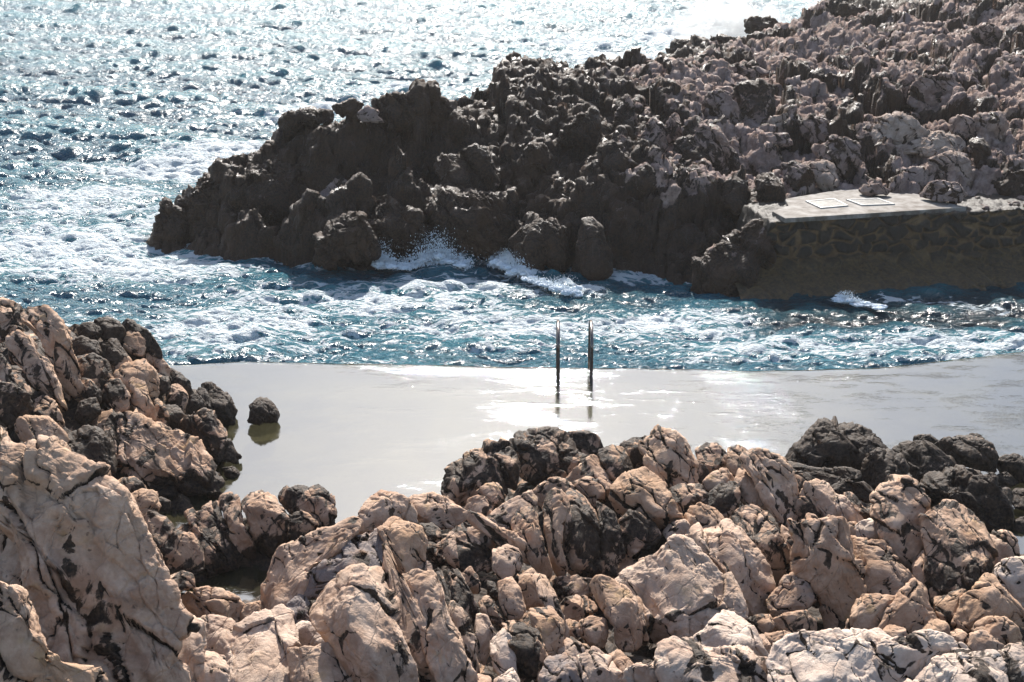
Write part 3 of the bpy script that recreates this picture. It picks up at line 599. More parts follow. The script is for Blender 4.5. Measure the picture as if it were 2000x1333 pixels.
F|rock|s=.95 z=.45|small black hump poking up behind the broad rough black boulder|1370,180 1410,148 1470,145 1530,190 1490,210 1420,190
F|boulder|s=.75 T=.8 z=.6|brown-topped domed rock farthest right on the black shore|1480,210 1560,180 1640,155 1730,160 1800,210 1835,280 1820,340 1740,330 1650,310 1590,290
F|boulder|s=.85 T=.8 j=.12|craggy weed-covered boulder behind the lichen-blotched boulder|1420,430 1480,350 1560,325 1640,320 1720,330 1800,380 1860,440 1900,520 1930,600 1920,670 1830,680 1760,610 1690,560 1600,510 1520,490 1450,470
F|boulder|s=.9 z=.45|smooth olive-black rock in the water at the right edge|1840,290 1900,265 2000,280 2080,290 2080,390 1960,400 1870,350
F|rock|s=.95 z=.35|small weedy rock at the waterline near the right edge|1840,380 1900,360 1960,410 1900,430 1850,420
F|rock|s=.95 z=.42|black rock in the water at the right edge below the olive one|1920,480 1960,455 2080,460 2080,570 1960,540
F|rock|s=.9 z=.32|low olive rock awash at the right edge|1920,640 2000,615 2080,630 2080,690 1950,690
L|boulder|s=.0 c=.75 T=.7 a=.5 k=.2 p=-.3|smooth cream boulder with a pointed top between the biggest boulder and the bottom edge|650,990 740,930 800,850 860,790 930,800 1000,860 1080,930 1130,1030 1170,1120 1200,1200 1100,1250 900,1250 720,1160
L|boulder|s=.36 c=.5 T=.6 p=-.5|pitted pale boulder with black lichen rings on the bottom edge|160,1250 260,1200 350,1180 370,1100 450,1040 540,1000 620,1000 720,1060 850,1060 1000,1090 1080,1140 1170,1140 1220,1220 1250,1300 1260,1450 200,1450
L|rock|s=.15 c=.2|tan rock on the bottom edge left of the pitted pale boulder|-40,1150 40,1140 110,1220 170,1290 230,1450 -60,1450
L|boulder|s=.3|small mottled oval stone in the shaded hollow|1060,850 1110,815 1200,820 1250,870 1260,920 1200,950 1110,930
L|rock|s=.3|ochre weathered rock in the shaded hollow|1250,850 1350,820 1480,800 1540,860 1560,950 1480,980 1380,960 1290,900
L|rock|s=.2 c=.2|slim tan rock between the cream boulder and the large white boulder|1120,990 1170,970 1210,1060 1230,1180 1180,1140
L|rock|s=.2 c=-.3|pinkish flat rock in the hollow above the large white boulder|1200,960 1320,950 1480,990 1400,1040 1280,1020 1220,1050
M|boulder|s=.04 c=.9 T=.6 b=.8 a=.6 k=.2 p=-.3|large white bleached boulder on the bottom edge|30,1150 60,1060 120,1020 220,980 330,960 440,965 600,960 740,965 860,940 930,990 900,1080 870,1160 890,1230 900,1450 100,1450 40,1240
M|boulder|s=.32 c=.7 p=-.35|pale boulder with black hollows, right of the large white boulder|860,1180 900,1040 980,1000 1100,990 1230,960 1350,980 1440,1010 1540,1100 1440,1110 1350,1150 1260,1220 1200,1300 1100,1330 1000,1450 900,1450 900,1250
M|boulder|s=.3 c=.75 T=.6 p=-.6|broad bleached boulder with dark stains at the bottom right|1200,1300 1290,1200 1400,1130 1560,1110 1750,1110 1820,1180 1800,1450 1060,1450
M|boulder|s=.48 c=.6 p=-.5|hollowed grey and white rock in the bottom right corner|1820,1110 1900,1060 2080,1080 2080,1450 1800,1450 1810,1200
M|rock|s=.1 c=.1|flat-faced tan rock left of the oval pinkish boulder's foot|1590,970 1700,955 1780,1000 1860,1080 1740,1110 1600,1100 1570,1060
M|rock|s=.1 c=-.2|low pink rock peeping over the large white boulder|880,960 960,900 1060,920 1060,950 1120,980 1000,1000 930,990
"""
FAR_ROCKS = """
H|crag|s=.9 z=.4 j=.3 T=.8|low craggy tip rock at the seaward end of the headland|120,1005 165,900 165,830 200,785 225,820 260,830 290,850 310,930 290,1000 200,1015
H|crag|s=.9 z=.7 j=.3 T=.8|black horned crag just inland of the headland's tip rock|270,830 280,790 330,750 375,710 380,670 440,650 475,690 490,720 540,760 600,830 620,920 560,980 400,1005 290,1000
H|crag|s=.85 z=.9 j=.2 T=.8|stepped dark crag between the horned crag and the massive bluff|550,720 620,680 670,620 700,600 820,600 900,620 960,700 1000,800 980,900 900,960 700,970 600,910 560,800
H|crag|s=.85 z=1.6 j=.2|dark upright block notched against the left side of the massive bluff|690,590 690,500 740,475 810,465 840,500 850,600 780,600
H|crag|s=.9 z=2.3 j=.25|flat-topped black crag overhanging the sea at the bluff's upper left|795,370 830,325 900,310 990,300 1070,300 1060,370 1000,380 900,380 860,420 830,460 800,420
H|crag|s=.92 z=1.5 j=.15 T=.5|massive black bluff, the largest rock at the seaward end of the headland|830,470 870,400 950,375 1020,400 1100,430 1200,380 1320,380 1370,480 1460,540 1500,640 1480,720 1400,700 1300,780 1200,850 1000,880 930,800 850,640
H|crag|s=.9 z=2.65 j=.3|small black crest crag left of the brown-topped stone|1070,290 1180,255 1220,280 1190,330 1100,350
H|rock|s=.3 z=2.55|brown sunlit flat stone on the crest of the bluff|1180,340 1250,290 1300,320 1290,340 1330,370 1200,360
H|crag|s=.9 z=2.6 j=.3|highest black knob on the crest of the bluff|1290,270 1320,240 1380,225 1430,240 1440,300 1500,300 1500,380 1400,420 1330,370
H|crag|s=.9 z=2.5 j=.25|black crest crag right of the highest knob|1500,280 1540,245 1620,250 1700,280 1690,360 1600,420 1520,380
H|crag|s=.95 z=2.2 j=.15|rounded black pillar below the headland's crest line|1660,380 1700,310 1740,330 1770,400 1760,470 1700,480 1640,440
H|rock|s=.45 z=.9 p=-.45|brown plate of rock low in the face of the massive bluff|1010,740 1060,690 1130,730 1180,790 1120,820 1050,830
H|rock|s=.5 z=1.1 p=-.45|small brown wedge above the brown plate in the bluff's face|1060,690 1110,640 1180,740 1130,740
H|crag|s=.92 z=.62 j=.25 T=.8|squat black sea stack standing in the surf in front of the bluff|980,960 1040,960 1060,880 1150,850 1220,880 1240,940 1280,990 1290,1060 1200,1090 1100,1090 1050,1110 970,1100 1010,1030
H|crag|s=.85 z=.85 j=.2|dark brown sloping crag behind the squat sea stack|1230,870 1290,780 1350,760 1420,820 1500,850 1540,940 1450,1010 1360,1030 1300,960
H|crag|s=.88 z=.9 j=.15|long blunt wall of dark rock right of the splash|1570,800 1600,730 1680,710 1720,760 1900,740 2000,760 2000,1000 1880,1040 1760,1030 1660,940 1640,900 1580,860
H|rock|s=.9 z=.15|little dark rock in the splash at the headland's foot|1650,1030 1690,1010 1730,1040 1710,1065 1650,1065
I|crag|s=.85 z=.5 T=.7|brown buttress at the waterline, left of the two narrow ones|530,1000 620,850 680,870 700,960 710,1080 700,1140 600,1120 540,1050
I|crag|s=.85 z=.5 T=.7|narrow flat-headed buttress standing in the surf|690,900 760,870 800,930 820,1020 830,1110 760,1160 710,1120
I|crag|s=.8 z=.5 T=.8 k=.3 a=.6|smooth thumb-shaped pinnacle at the foot of the headland|870,1080 880,950 900,890 950,880 990,920 1010,1000 1040,1060 1060,1150 980,1180 840,1170 850,1110
I|crag|s=.85 z=.6 T=.6|large smooth dark buttress with a peaked right end, beside the thumb pinnacle|1020,940 1050,890 1130,850 1200,820 1250,760 1290,790 1320,860 1340,980 1350,1050 1200,1100 1080,1110 1040,1020
I|crag|s=.75 z=.9 T=.6|tall round-topped grey-brown column right of the peaked buttress|1290,700 1340,655 1390,700 1410,820 1410,1000 1350,1030 1330,850
I|rock|s=.95 z=1.0 b=.9|wet glistening domed rock above the narrow buttress|730,790 800,730 880,720 940,760 960,840 900,900 800,880 700,870
I|rock|s=.95 z=1.1 b=.9|wet glistening slab right of the glistening domed rock|970,700 1020,680 1080,700 1180,750 1120,780 1060,840 1000,800
I|rock|s=.9 z=.95 b=.6|dark sloping slab above the peaked buttress|1050,850 1100,780 1210,760 1200,810 1100,850
I|rock|s=.92 j=.1|black cube-like boulder in the middle of the dark headland|600,520 640,485 700,490 730,560 700,620 620,600
I|crag|s=.85|long black hump above the two glistening rocks|960,560 1000,500 1070,480 1100,520 1180,600 1100,680 1000,660 960,610
I|crag|s=.8 j=.15|steep fluted dark crag in the centre of the headland|780,480 830,400 900,340 960,310 980,400 960,520 860,540
I|crag|s=.5 j=.2|pinkish crag of upright blades in the centre of the headland|1080,260 1130,230 1170,300 1180,380 1140,480 1090,420
I|crag|s=.4|grey triangular crag right of the pinkish blades|1200,470 1240,390 1280,340 1330,420 1340,520 1280,560 1210,540
I|crag|s=.5|narrow dark grey crag between the triangular crag and the brown ribbed one|1330,420 1350,340 1400,320 1420,430 1400,520 1350,500
I|crag|s=.4 j=.15|brown ribbed crag sloping down to the right, centre of the headland|1420,370 1500,350 1560,400 1620,450 1700,560 1690,660 1600,620 1520,520 1440,440
I|crag|s=.75|dark rounded crag under the brown ribbed crag|1380,550 1400,470 1450,450 1520,480 1570,560 1570,640 1450,640 1390,600
I|boulder|s=.32 j=.05|big rounded brown boulder against the dark square cliff|1530,270 1580,230 1640,215 1700,270 1730,350 1700,420 1600,400 1540,330
I|crag|s=.55 j=.1|dark square-cut cliff block on the upper headland|1700,200 1760,160 1830,160 1880,200 1900,300 1870,400 1740,400 1730,280
I|crag|s=.45|grey dome-shaped crag on the upper headland, left of the square-cut cliff|1470,160 1530,120 1600,140 1640,190 1560,230 1500,240
I|crag|s=.3 j=.1|long light brown crag behind the square-cut cliff|1570,110 1660,80 1780,75 1870,110 1800,160 1700,180 1620,150
I|boulder|s=.02 c=.5|smooth pale slanting boulder at the foot of the square-cut cliff|1840,400 1890,350 1960,320 2010,340 2020,400 1960,440 1880,440
I|rock|s=.95 b=.8|wet black hump on the left half of the headland|130,600 150,560 270,555 320,620 360,720 300,740 200,700
I|crag|s=.9|black wedge right of the wet black hump|270,540 340,490 400,510 440,600 470,680 420,740 370,700 320,600
I|rock|s=.85|dark round-topped stone, second from the right in the row left of the platform|1440,640 1490,600 1540,610 1560,700 1550,800 1470,800 1440,720
I|rock|s=.88|dark round-topped stone at the left end of the row left of the platform|1180,640 1230,600 1280,630 1290,720 1230,760 1190,720
I|rock|s=.85|slim dark stone in the middle of the row left of the platform|1370,600 1410,590 1450,620 1440,700 1390,720
I|rock|s=.85|broad dark stone at the right end of the row left of the platform|1640,700 1700,660 1760,680 1770,800 1700,840 1640,800
I|boulder|s=.92 T=.8|round black knob rock at the left corner of the concrete platform|1810,680 1850,640 1920,660 1950,740 1950,830 1880,850 1820,780
J|rock|s=.5|two-toned rock behind the left corner of the concrete platform|745,330 800,305 870,340 920,400 890,470 820,480 760,430
J|rock|s=.25 c=.5 T=.8|mushroom-like rock with a pale flat cap behind the platform|870,330 930,315 1000,330 1020,380 1030,450 960,470 900,400
J|crag|s=.35|cracked brown dome behind the concrete platform|915,245 1000,190 1080,180 1140,220 1150,300 1130,390 1050,410 980,310
J|boulder|s=.05 c=.6|largest pale boulder on the headland, behind the platform|1220,120 1260,90 1330,68 1400,85 1450,130 1510,170 1450,200 1360,225 1240,230 1220,180
J|rock_slab|s=.08 c=.6 b=1|pale flat-topped table of cracked rock behind the platform's right end|1280,250 1350,220 1440,200 1540,165 1640,165 1700,190 1720,230 1620,270 1500,270 1380,260
J|rock|s=.2 c=.3|faceted tan face under the pale flat-topped table|1500,300 1600,270 1680,290 1720,350 1760,410 1640,420 1560,400 1510,350
J|boulder|s=.15 c=.2|square tan boulder right of the largest pale boulder|1620,90 1680,70 1740,100 1740,180 1650,180 1620,140
J|boulder|s=.12 c=.25|tall angular tan boulder next to the square tan one|1750,80 1800,50 1900,60 1910,120 1900,220 1820,230 1740,180
J|rock|s=.2 c=.3|light brown rock above the block at the platform's edge|1360,380 1420,340 1500,350 1520,420 1440,460 1380,460
J|boulder|s=.25 c=.1 z=1.5|long brown block resting on the right edge of the concrete platform|1440,460 1520,420 1570,410 1660,430 1700,480 1660,520 1560,515 1460,490
J|rock|s=.3 z=1.42 T=.5|low flat rock lying on the back edge of the concrete platform|1140,460 1180,430 1240,430 1300,460 1280,480 1180,482
J|rock|s=.65|dark hollow rock right of the pale flat-topped table|1720,200 1790,190 1820,260 1800,350 1750,340
J|crag|s=.8 j=.1|dark fluted rock above the pebbly end of the seawall|1800,400 1850,370 1990,360 2060,380 2060,490 1900,510 1820,480
J|rock|s=.35|brown rock at the right edge above the dark fluted rock|1910,280 1990,270 2060,280 2060,360 1940,350
J|rock|s=.4|small grey-brown rock left of the right-edge brown rock|1820,290 1880,260 1920,300 1900,360 1840,360
J|crag|s=.3|brown rock left of the largest pale boulder|1130,170 1190,100 1220,160 1220,230 1160,220
J|crag|s=.4|pointed dark brown rock, second left of the largest pale boulder|1000,110 1060,50 1120,80 1130,150 1060,160
J|crag|s=.5 j=.15|dark brown ribbed hump right of the smooth pale slanting boulder|820,100 900,70 980,100 1050,170 960,210 860,190
J|crag|s=.35 j=.15|low knobbly brown rock below the smooth pale slanting boulder|560,190 650,160 760,170 780,220 640,240
J|crag|s=.7 z=.5 b=.5 j=.08 T=.5|brown weed-covered rock sloping into the sea at the seawall's left end|300,840 400,760 480,715 560,650 640,620 720,640 700,760 620,880 540,980 460,1060 380,1040 300,980
K|crag|s=.2 j=.1|big grey-brown block on the upper right of the headland|1430,500 1470,400 1540,370 1640,370 1700,440 1760,480 1720,530 1560,540 1460,520
K|crag|s=.25 j=.15|striped brown crag on the upper headland, left of the big grey-brown block|1190,360 1280,340 1350,400 1330,430 1240,400
K|crag|s=.92 z=1.6 j=.3|black crag at the left end of the second sea-washed ridge|270,260 290,215 350,205 430,200 440,270 380,320 290,310
K|crag|s=.95 z=1.3 j=.3|small black crag in the gap below the second ridge|190,310 230,255 270,280 280,340 200,340
K|crag|s=.95 z=2.2 j=.3|black overhanging crag where the far spray bursts|640,100 680,85 770,90 800,130 760,160 650,150
K|crag|s=.95 z=1.9 j=.3|long black crag on the second ridge between spray and left end|440,210 500,175 560,185 620,180 650,230 560,270 460,260
K|crag|s=.9 z=2.7 j=.35|black topmost crag on the far skyline|1070,60 1130,20 1190,40 1260,70 1180,100 1090,90
K|crag|s=.35 j=.15|greyish cone-shaped crag on the upper headland below the black ridge|1140,300 1160,250 1200,235 1240,260 1250,310 1190,320
K|crag|s=.2 j=.15|pale grey crag near the top right corner|1700,200 1760,140 1840,130 1900,180 1860,230 1760,240
K|crag|s=.25 j=.15|brown crag at the right edge of the upper headland|1860,330 1880,290 1940,270 2040,290 2040,370 1900,370
"""
SM_FAR = None

# ---------------------------------------------------------------- materials of the place
M_NEAR = rock_material("tan_limestone")
M_FAR = rock_material("dark_sea_rock", wet=True, dark=(0.027, 0.0160, 0.0098), headland=True)
M_BOUL = M_FAR

def sea_material():
    m = MT("sea_water"); p = m.pos()
    fo = m.attr("foam"); h = m.attr("height"); dk = m.attr("dark_water")
    flow = m.vadd(p, m.noise(p, .55, 4, col=True), 1.6)
    st = m.mapv(flow, (.50, 1.6, 1.0), (0, 0, R_(14)))
    lace = m.rng(m.vor(st, 2.1), 0.0, .20, 1, 0)
    lace2 = m.rng(m.vor(m.vadd(st, m.noise(st, 3, 4, col=True), .4), 5.5), 0.0, .24, 1, 0)
    nz = m.noise(st, 2.0, 9, .66, .6)
    nf = m.noise(st, 7.0, 6, .7, .3)
    v = m.math('ADD', m.math('MULTIPLY', nz, .62), m.math('MULTIPLY', nf, .30))
    v = m.math('ADD', v, m.math('MULTIPLY', lace, .17)); v = m.math('ADD', v, m.math('MULTIPLY', lace2, .14))
    thr = m.math('SUBTRACT', .975, m.math('MULTIPLY', fo, .58))
    f = m.rng(m.math('SUBTRACT', v, thr), -.03, .085)
    f = m.math('MULTIPLY', f, .93)
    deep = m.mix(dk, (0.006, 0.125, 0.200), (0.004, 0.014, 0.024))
    body = m.mix(m.rng(h, -.1, .32), deep, (0.02, 0.26, 0.33))
    body = m.mix(m.rng(fo, .15, .9, 0, .8), body, m.mix(dk, (0.07, 0.30, 0.36), (0.02, 0.06, 0.09)))
    col = m.mix(f, body, (0.78, 0.85, 0.88))
    m.l(col, m.b.inputs["Base Color"])
    sx = m.n('ShaderNodeSeparateXYZ'); m.l(p, sx.inputs[0])
    m.l(m.math('MAXIMUM', m.rng(f, 0, 1, 0, .65), m.rng(sx.outputs[1], 28, 75, .20, .34)), m.b.inputs["Roughness"]); m.b.inputs["IOR"].default_value = 1.34
    m.b.inputs["Specular IOR Level"].default_value = .62
    rp = m.mapv(p, (1, 1.5, 1), (0, 0, R_(-12)))
    hh = m.math('ADD', m.noise(rp, 3.4, 5, .62, .5), m.math('MULTIPLY', m.noise(rp, 11, 4, .6, .4), .5))
    hh = m.math('ADD', hh, m.math('MULTIPLY', m.noise(rp, 34, 3, .6), .12))
    n1 = m.bump(hh, 1.0, .36)
    n2 = m.bump(m.math('ADD', f, m.math('MULTIPLY', nf, .5)), .35, .04, n1)
    m.l(n2, m.b.inputs["Normal"]); return m.m
M_SEA = sea_material()

def pool_material():
    m = MT("still_pool_water"); p = m.pos()
    gl = m.n("ShaderNodeBsdfGlossy"); gl.inputs["Roughness"].default_value = .05; gl.inputs["Color"].default_value = (.80, .88, 1, 1)
    # faint wind ripples in patches, calm elsewhere
    patch = m.rng(m.noise(m.mapv(p, (.5, 1.3, 1)), 1.7, 6, .66), .48, .66)
    rip = m.attr("ripple")
    rr = m.math('MULTIPLY', m.math('ADD', m.math('MULTIPLY', patch, .95), .11), rip)
    q = m.mapv(p, (1, 1.7, 1), (0, 0, R_(10)))
    hh = m.math('ADD', m.math('MULTIPLY', m.noise(q, 5, 4, .6, .3), .4), m.math('ADD', m.math('MULTIPLY', m.noise(q, 24, 4, .62), .42), m.math('MULTIPLY', m.noise(q, 75, 3, .6), .30)))
    hh = m.math('MULTIPLY', hh, rr)
    n1 = m.bump(hh, 1.0, .0125); m.l(n1, gl.inputs["Normal"])
    df = m.n("ShaderNodeBsdfDiffuse"); 
    bedc = m.mix(m.rng(m.noise(p, 1.3, 6, .62), .35, .65), (0.030, 0.028, 0.016), (0.075, 0.066, 0.032))
    m.l(bedc, df.inputs[0])
    tr = m.n("ShaderNodeBsdfTransparent"); tr.inputs[0].default_value = (.62, .60, .45, 1)
    mx = m.n("ShaderNodeMixShader"); mx.inputs[0].default_value = .45; m.l(df.outputs[0], mx.inputs[1]); m.l(tr.outputs[0], mx.inputs[2])
    lw = m.n("ShaderNodeFresnel"); lw.inputs["IOR"].default_value = 1.6; m.l(n1, lw.inputs["Normal"])
    fr = m.rng(lw.outputs[0], 0., .5, .13, .36, False)
    m2 = m.n("ShaderNodeMixShader"); m.l(fr, m2.inputs[0]); m.l(mx.outputs[0], m2.inputs[1]); m.l(gl.outputs[0], m2.inputs[2])
    m.l(m2.outputs[0], m.out.inputs[0]); return m.m
M_POOL = pool_material()

def plain(name, c1, c2, scale, rough=.8, bumpd=.01, met=0., spec=.4):
    m = MT(name); p = m.pos(); n = m.noise(p, scale, 7, .65)
    m.l(m.mix(m.rng(n, .3, .7), c1, c2), m.b.inputs["Base Color"]); m.b.inputs["Roughness"].default_value = rough
    m.b.inputs["Metallic"].default_value = met; m.b.inputs["Specular IOR Level"].default_value = spec
    m.l(m.bump(m.noise(p, scale * 4, 6, .7), .7, bumpd), m.b.inputs["Normal"]); return m.m
M_BED = plain("submerged_bed", (0.03, .03, .018), (0.09, .08, .045), 2.5)
M_CONC = plain("wet_concrete", (0.30, .285, .255), (0.50, .48, .44), 5, .33, .006)
M_SHELF = plain('algae_shelf_concrete', (0.085, .085, .075), (0.15, .15, .135), 2.2, .5, .006)
M_CONCP = plain("platform_concrete", (0.10, .078, .060), (0.34, .315, .285), 3.0, .7, .006, 0, .15)
M_FRAME = plain("grate_frame_cement", (.34, .33, .30), (.56, .54, .50), 8, .5, .003)
M_GRATE = plain("grate_metal", (.20, .20, .19), (.38, .37, .35), 14, .35, .002, .5)
M_STEEL = plain("weathered_steel", (.12, .095, .08), (.26, .23, .21), 30, .25, .0006, 1.0, .5)
M_FOAM = plain("white_foam", (.66, .75, .82), (.88, .92, .95), 12, .7, .02)

def wall_material():
    m = MT("rubble_masonry"); p = m.pos()
    jo = m.attr("joint"); ty = m.attr("tone"); wl = m.attr("weed")
    n = m.noise(p, 5, 7, .65); n2 = m.noise(p, 1.1, 5, .6)
    stone = m.mix(m.rng(n, .35, .65), (0.016, .0105, .0062), (0.042, .028, .0155))
    stone = m.mix(m.math('MULTIPLY', ty, .5), stone, (0.045, .030, .018))
    mort = m.mix(m.rng(n, .3, .7), (0.11, .062, .026), (0.20, .125, .056))
    gate = m.rng(m.math('ADD', n2, m.math('MULTIPLY', n, .35)), .50, .66)
    c = m.mix(m.math('MULTIPLY', jo, gate), stone, mort)
    c = m.mix(m.math('MULTIPLY', wl, m.rng(n, .3, .7, .5, 1)), c, m.mix(m.rng(m.noise(p, 14, 6, .7), .35, .65), (0.034, .021, .008), (0.15, .09, .028)))
    m.l(c, m.b.inputs["Base Color"]); m.b.inputs["Roughness"].default_value = .6
    m.l(m.bump(m.noise(p, 22, 7, .7), 1, .03), m.b.inputs["Normal"]); return m.m
M_WALL = wall_material()

# ---------------------------------------------------------------- sea: spectrum of wind waves, choppy
def ocean_tile(N, L, amp, wind, lmin, seed, spread=4, chop=1.0, lmax=1e9):
    rs = np.random.RandomState(seed); k = np.fft.fftfreq(N, L / N) * 2 * math.pi
    kx, ky = np.meshgrid(k, k); K = np.sqrt(kx ** 2 + ky ** 2); K[0, 0] = 1e-6
    wd = np.array([math.cos(wind), math.sin(wind)]); c = (kx * wd[0] + ky * wd[1]) / K
    P = K ** -3.6 * np.abs(c) ** spread * np.exp(-(K * lmin / 6.28) ** 2) * (K > 6.28 / lmax) ; P[0, 0] = 0
    P += .12 * K ** -3.6 * np.exp(-(K * lmin / 6.28) ** 2) * (K > 6.28 / lmax); P[0, 0] = 0
    A = np.sqrt(P) * (rs.normal(size=(N, N)) + 1j * rs.normal(size=(N, N)))
    H = np.fft.ifft2(A); sc = amp / H.real.std()
    h = H.real * sc; dx = np.fft.ifft2(-1j * kx / K * A).real * sc * chop; dy = np.fft.ifft2(-1j * ky / K * A).real * sc * chop
    return h, dx, dy
def samp(T, L, x, y):
    N = T.shape[0]; u = (x / L * N) % N; v = (y / L * N) % N; i = np.floor(u).astype(int); j = np.floor(v).astype(int)
    fu = u - i; fv = v - j; i %= N; j %= N; i2 = (i + 1) % N; j2 = (j + 1) % N
    return (T[j, i] * (1 - fu) + T[j, i2] * fu) * (1 - fv) + (T[j2, i] * (1 - fu) + T[j2, i2] * fu) * fv
TA = ocean_tile(512, 37.0, 1., 1.9, .3, 3, 4, 1., 4.5); TB = ocean_tile(512, 11.3, 1., 1.5, .08, 5, 2, 1., 1.35)
def foam_blobs(x, y):
    # surf zones: pixel-free world discs (x, y, radius x, radius y, weight)
    f = np.zeros_like(x)
    for a, b, rx, ry, wg in SURF: f = np.maximum(f, wg * np.exp(-(((x - a) / rx) ** 2 + ((y - b) / ry) ** 2)))
    return f
def wpt(px, py, rx, ry, wg):
    q = at(px, py, 0); return (q[0], q[1], rx, ry, wg)
SURF = [wpt(330, 330, 2.6, 1.6, 1.05), wpt(150, 400, 3.0, 2.2, .75), wpt(100, 480, 3.4, 2.4, .85), wpt(430, 300, 2.0, 2.2, .95), wpt(250, 520, 2.8, 1.6, .8),
        wpt(700, 590, 4.0, 1.6, .68), wpt(900, 560, 3.0, 1.2, .74), wpt(450, 640, 3.2, 1.6, .70), wpt(1000, 640, 3.5, 1.4, .66), wpt(1850, 670, 3.0, .8, .78), wpt(1250, 640, 2.6, 1.0, .68), wpt(1500, 680, 3.0, .8, .66),
        wpt(1200, 110, 3.2, 3.2, .95), wpt(1350, 75, 3.0, 5.0, 1.1), wpt(1150, 85, 3.5, 3, .7), wpt(800, 180, 4, 3.0, .6), wpt(620, 220, 2.5, 3.0, .8), wpt(1780, 590, 2.2, .45, .55), wpt(1950, 600, 2.2, .5, .5)]
FOOT = [(640, 500), (700, 515), (740, 500), (800, 500), (850, 475), (900, 495), (960, 508), (1000, 520), (1060, 540), (1110, 560), (1150, 572)]
_F = np.array([at(a, b, 0)[:2] for a, b in FOOT])
def build_sea():
    ys = [20.0]
    while ys[-1] < 130: ys.append(ys[-1] + 5.0e-5 * ys[-1] ** 2)
    ys = np.array(ys); nx = 960; s = np.linspace(-1, 1, nx)
    X = s[None, :] * (ys[:, None] * .42 + 2.0); Y = np.repeat(ys[:, None], nx, 1)
    x = X.ravel(); y = Y.ravel()
    lh = RF(np.stack([x, y], 1))
    near = sstep(-1.5, -.1, lh)
    dF = np.full(len(x), 9.)
    for q in _F: dF = np.minimum(dF, np.hypot(x - q[0], y - q[1]))
    pooldist = y - shelf_edge_y(x)
    openness = sstep(30, 45, y) * .55 + .45
    openness = openness * (1 - .35 * near) * sstep(-.1, 1.2, pooldist) ** .5
    A1 = .064 * openness; A2 = (.045 + .012 * sstep(28, 45, y)) * (.6 + .4 * openness)
    # slow swell bending round the headland
    sw = .10 * np.sin(.55 * x + .95 * y + 1.3 * perlin(np.stack([x * .12, y * .12, 0 * x], 1))) * sstep(28, 40, y)
    h = A1 * samp(TA[0], 37, x, y) + A2 * samp(TB[0], 11.3, x, y) + sw
    dx = A1 * samp(TA[1], 37, x, y) * 1.1 + A2 * samp(TB[1], 11.3, x, y); dy = A1 * samp(TA[2], 37, x, y) * 1.1 + A2 * samp(TB[2], 11.3, x, y)
    p3 = np.stack([x, y, 0 * x], 1)
    # surging water piled against the headland's foot
    surge = np.exp(-(dF / .55) ** 2) * (.05 + .22 * np.clip(perlin(p3 * 1.7 + 3) + .6 * perlin(p3 * 5), 0, 1)); h = h + surge
    h = h + .10 * near * perlin(p3 * .9)
    foam = np.maximum(foam_blobs(x, y), .80 * np.exp(-(dF / .5) ** 2))
    foam = np.maximum(foam, .60 * sstep(-.75, -.1, lh))
    crest = sstep(.9, 2.2, samp(TA[0], 37, x, y)) * .22
    foam = foam + crest + .10 * fbm(p3 * .35, 3) + .14
    foam = foam + .12 * sstep(.9, 0, np.abs(pooldist - .4))
    # darker water colour and less foam by the wall and along the headland's foot
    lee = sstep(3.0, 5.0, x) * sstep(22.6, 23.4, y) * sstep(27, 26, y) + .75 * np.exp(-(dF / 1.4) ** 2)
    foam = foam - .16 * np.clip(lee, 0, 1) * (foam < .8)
    V = np.stack([x + dx, y + dy, h], 1)
    V[:, 2] += .0
    o = mesh_np("sea", V, grid_faces(nx, len(ys)), M_SEA, {"foam": np.clip(foam, 0, 1.3), "height": h, "dark_water": np.clip(lee, 0, 1)}, kind="structure")
    # calm far water out to the horizon
    q = np.array([[-900, 129, -.02], [900, 129, -.02], [4000, 5000, -.02], [-4000, 5000, -.02.__float__()], [-300, 18, -.3], [-10, 18, -.3], [-56, 129, -.3], [-900, 129, -.3]])
    mesh_np("open_sea", q[:4], [[0, 1, 2, 3]], M_SEA, {"foam": [.2] * 4, "height": [0] * 4, "dark_water": [0] * 4}, kind="structure")
# edge of the concrete shelf that holds the pool (world y for each x)
_E = np.array([at(a, b, .3)[:2] for a, b in ((-200, 700), (370, 708), (480, 702), (700, 706), (1000, 712), (1300, 716), (1480, 720), (1700, 715), (1850, 700), (2000, 682), (2300, 660))])
def shelf_edge_y(x): return np.interp(x, _E[:, 0], _E[:, 1])

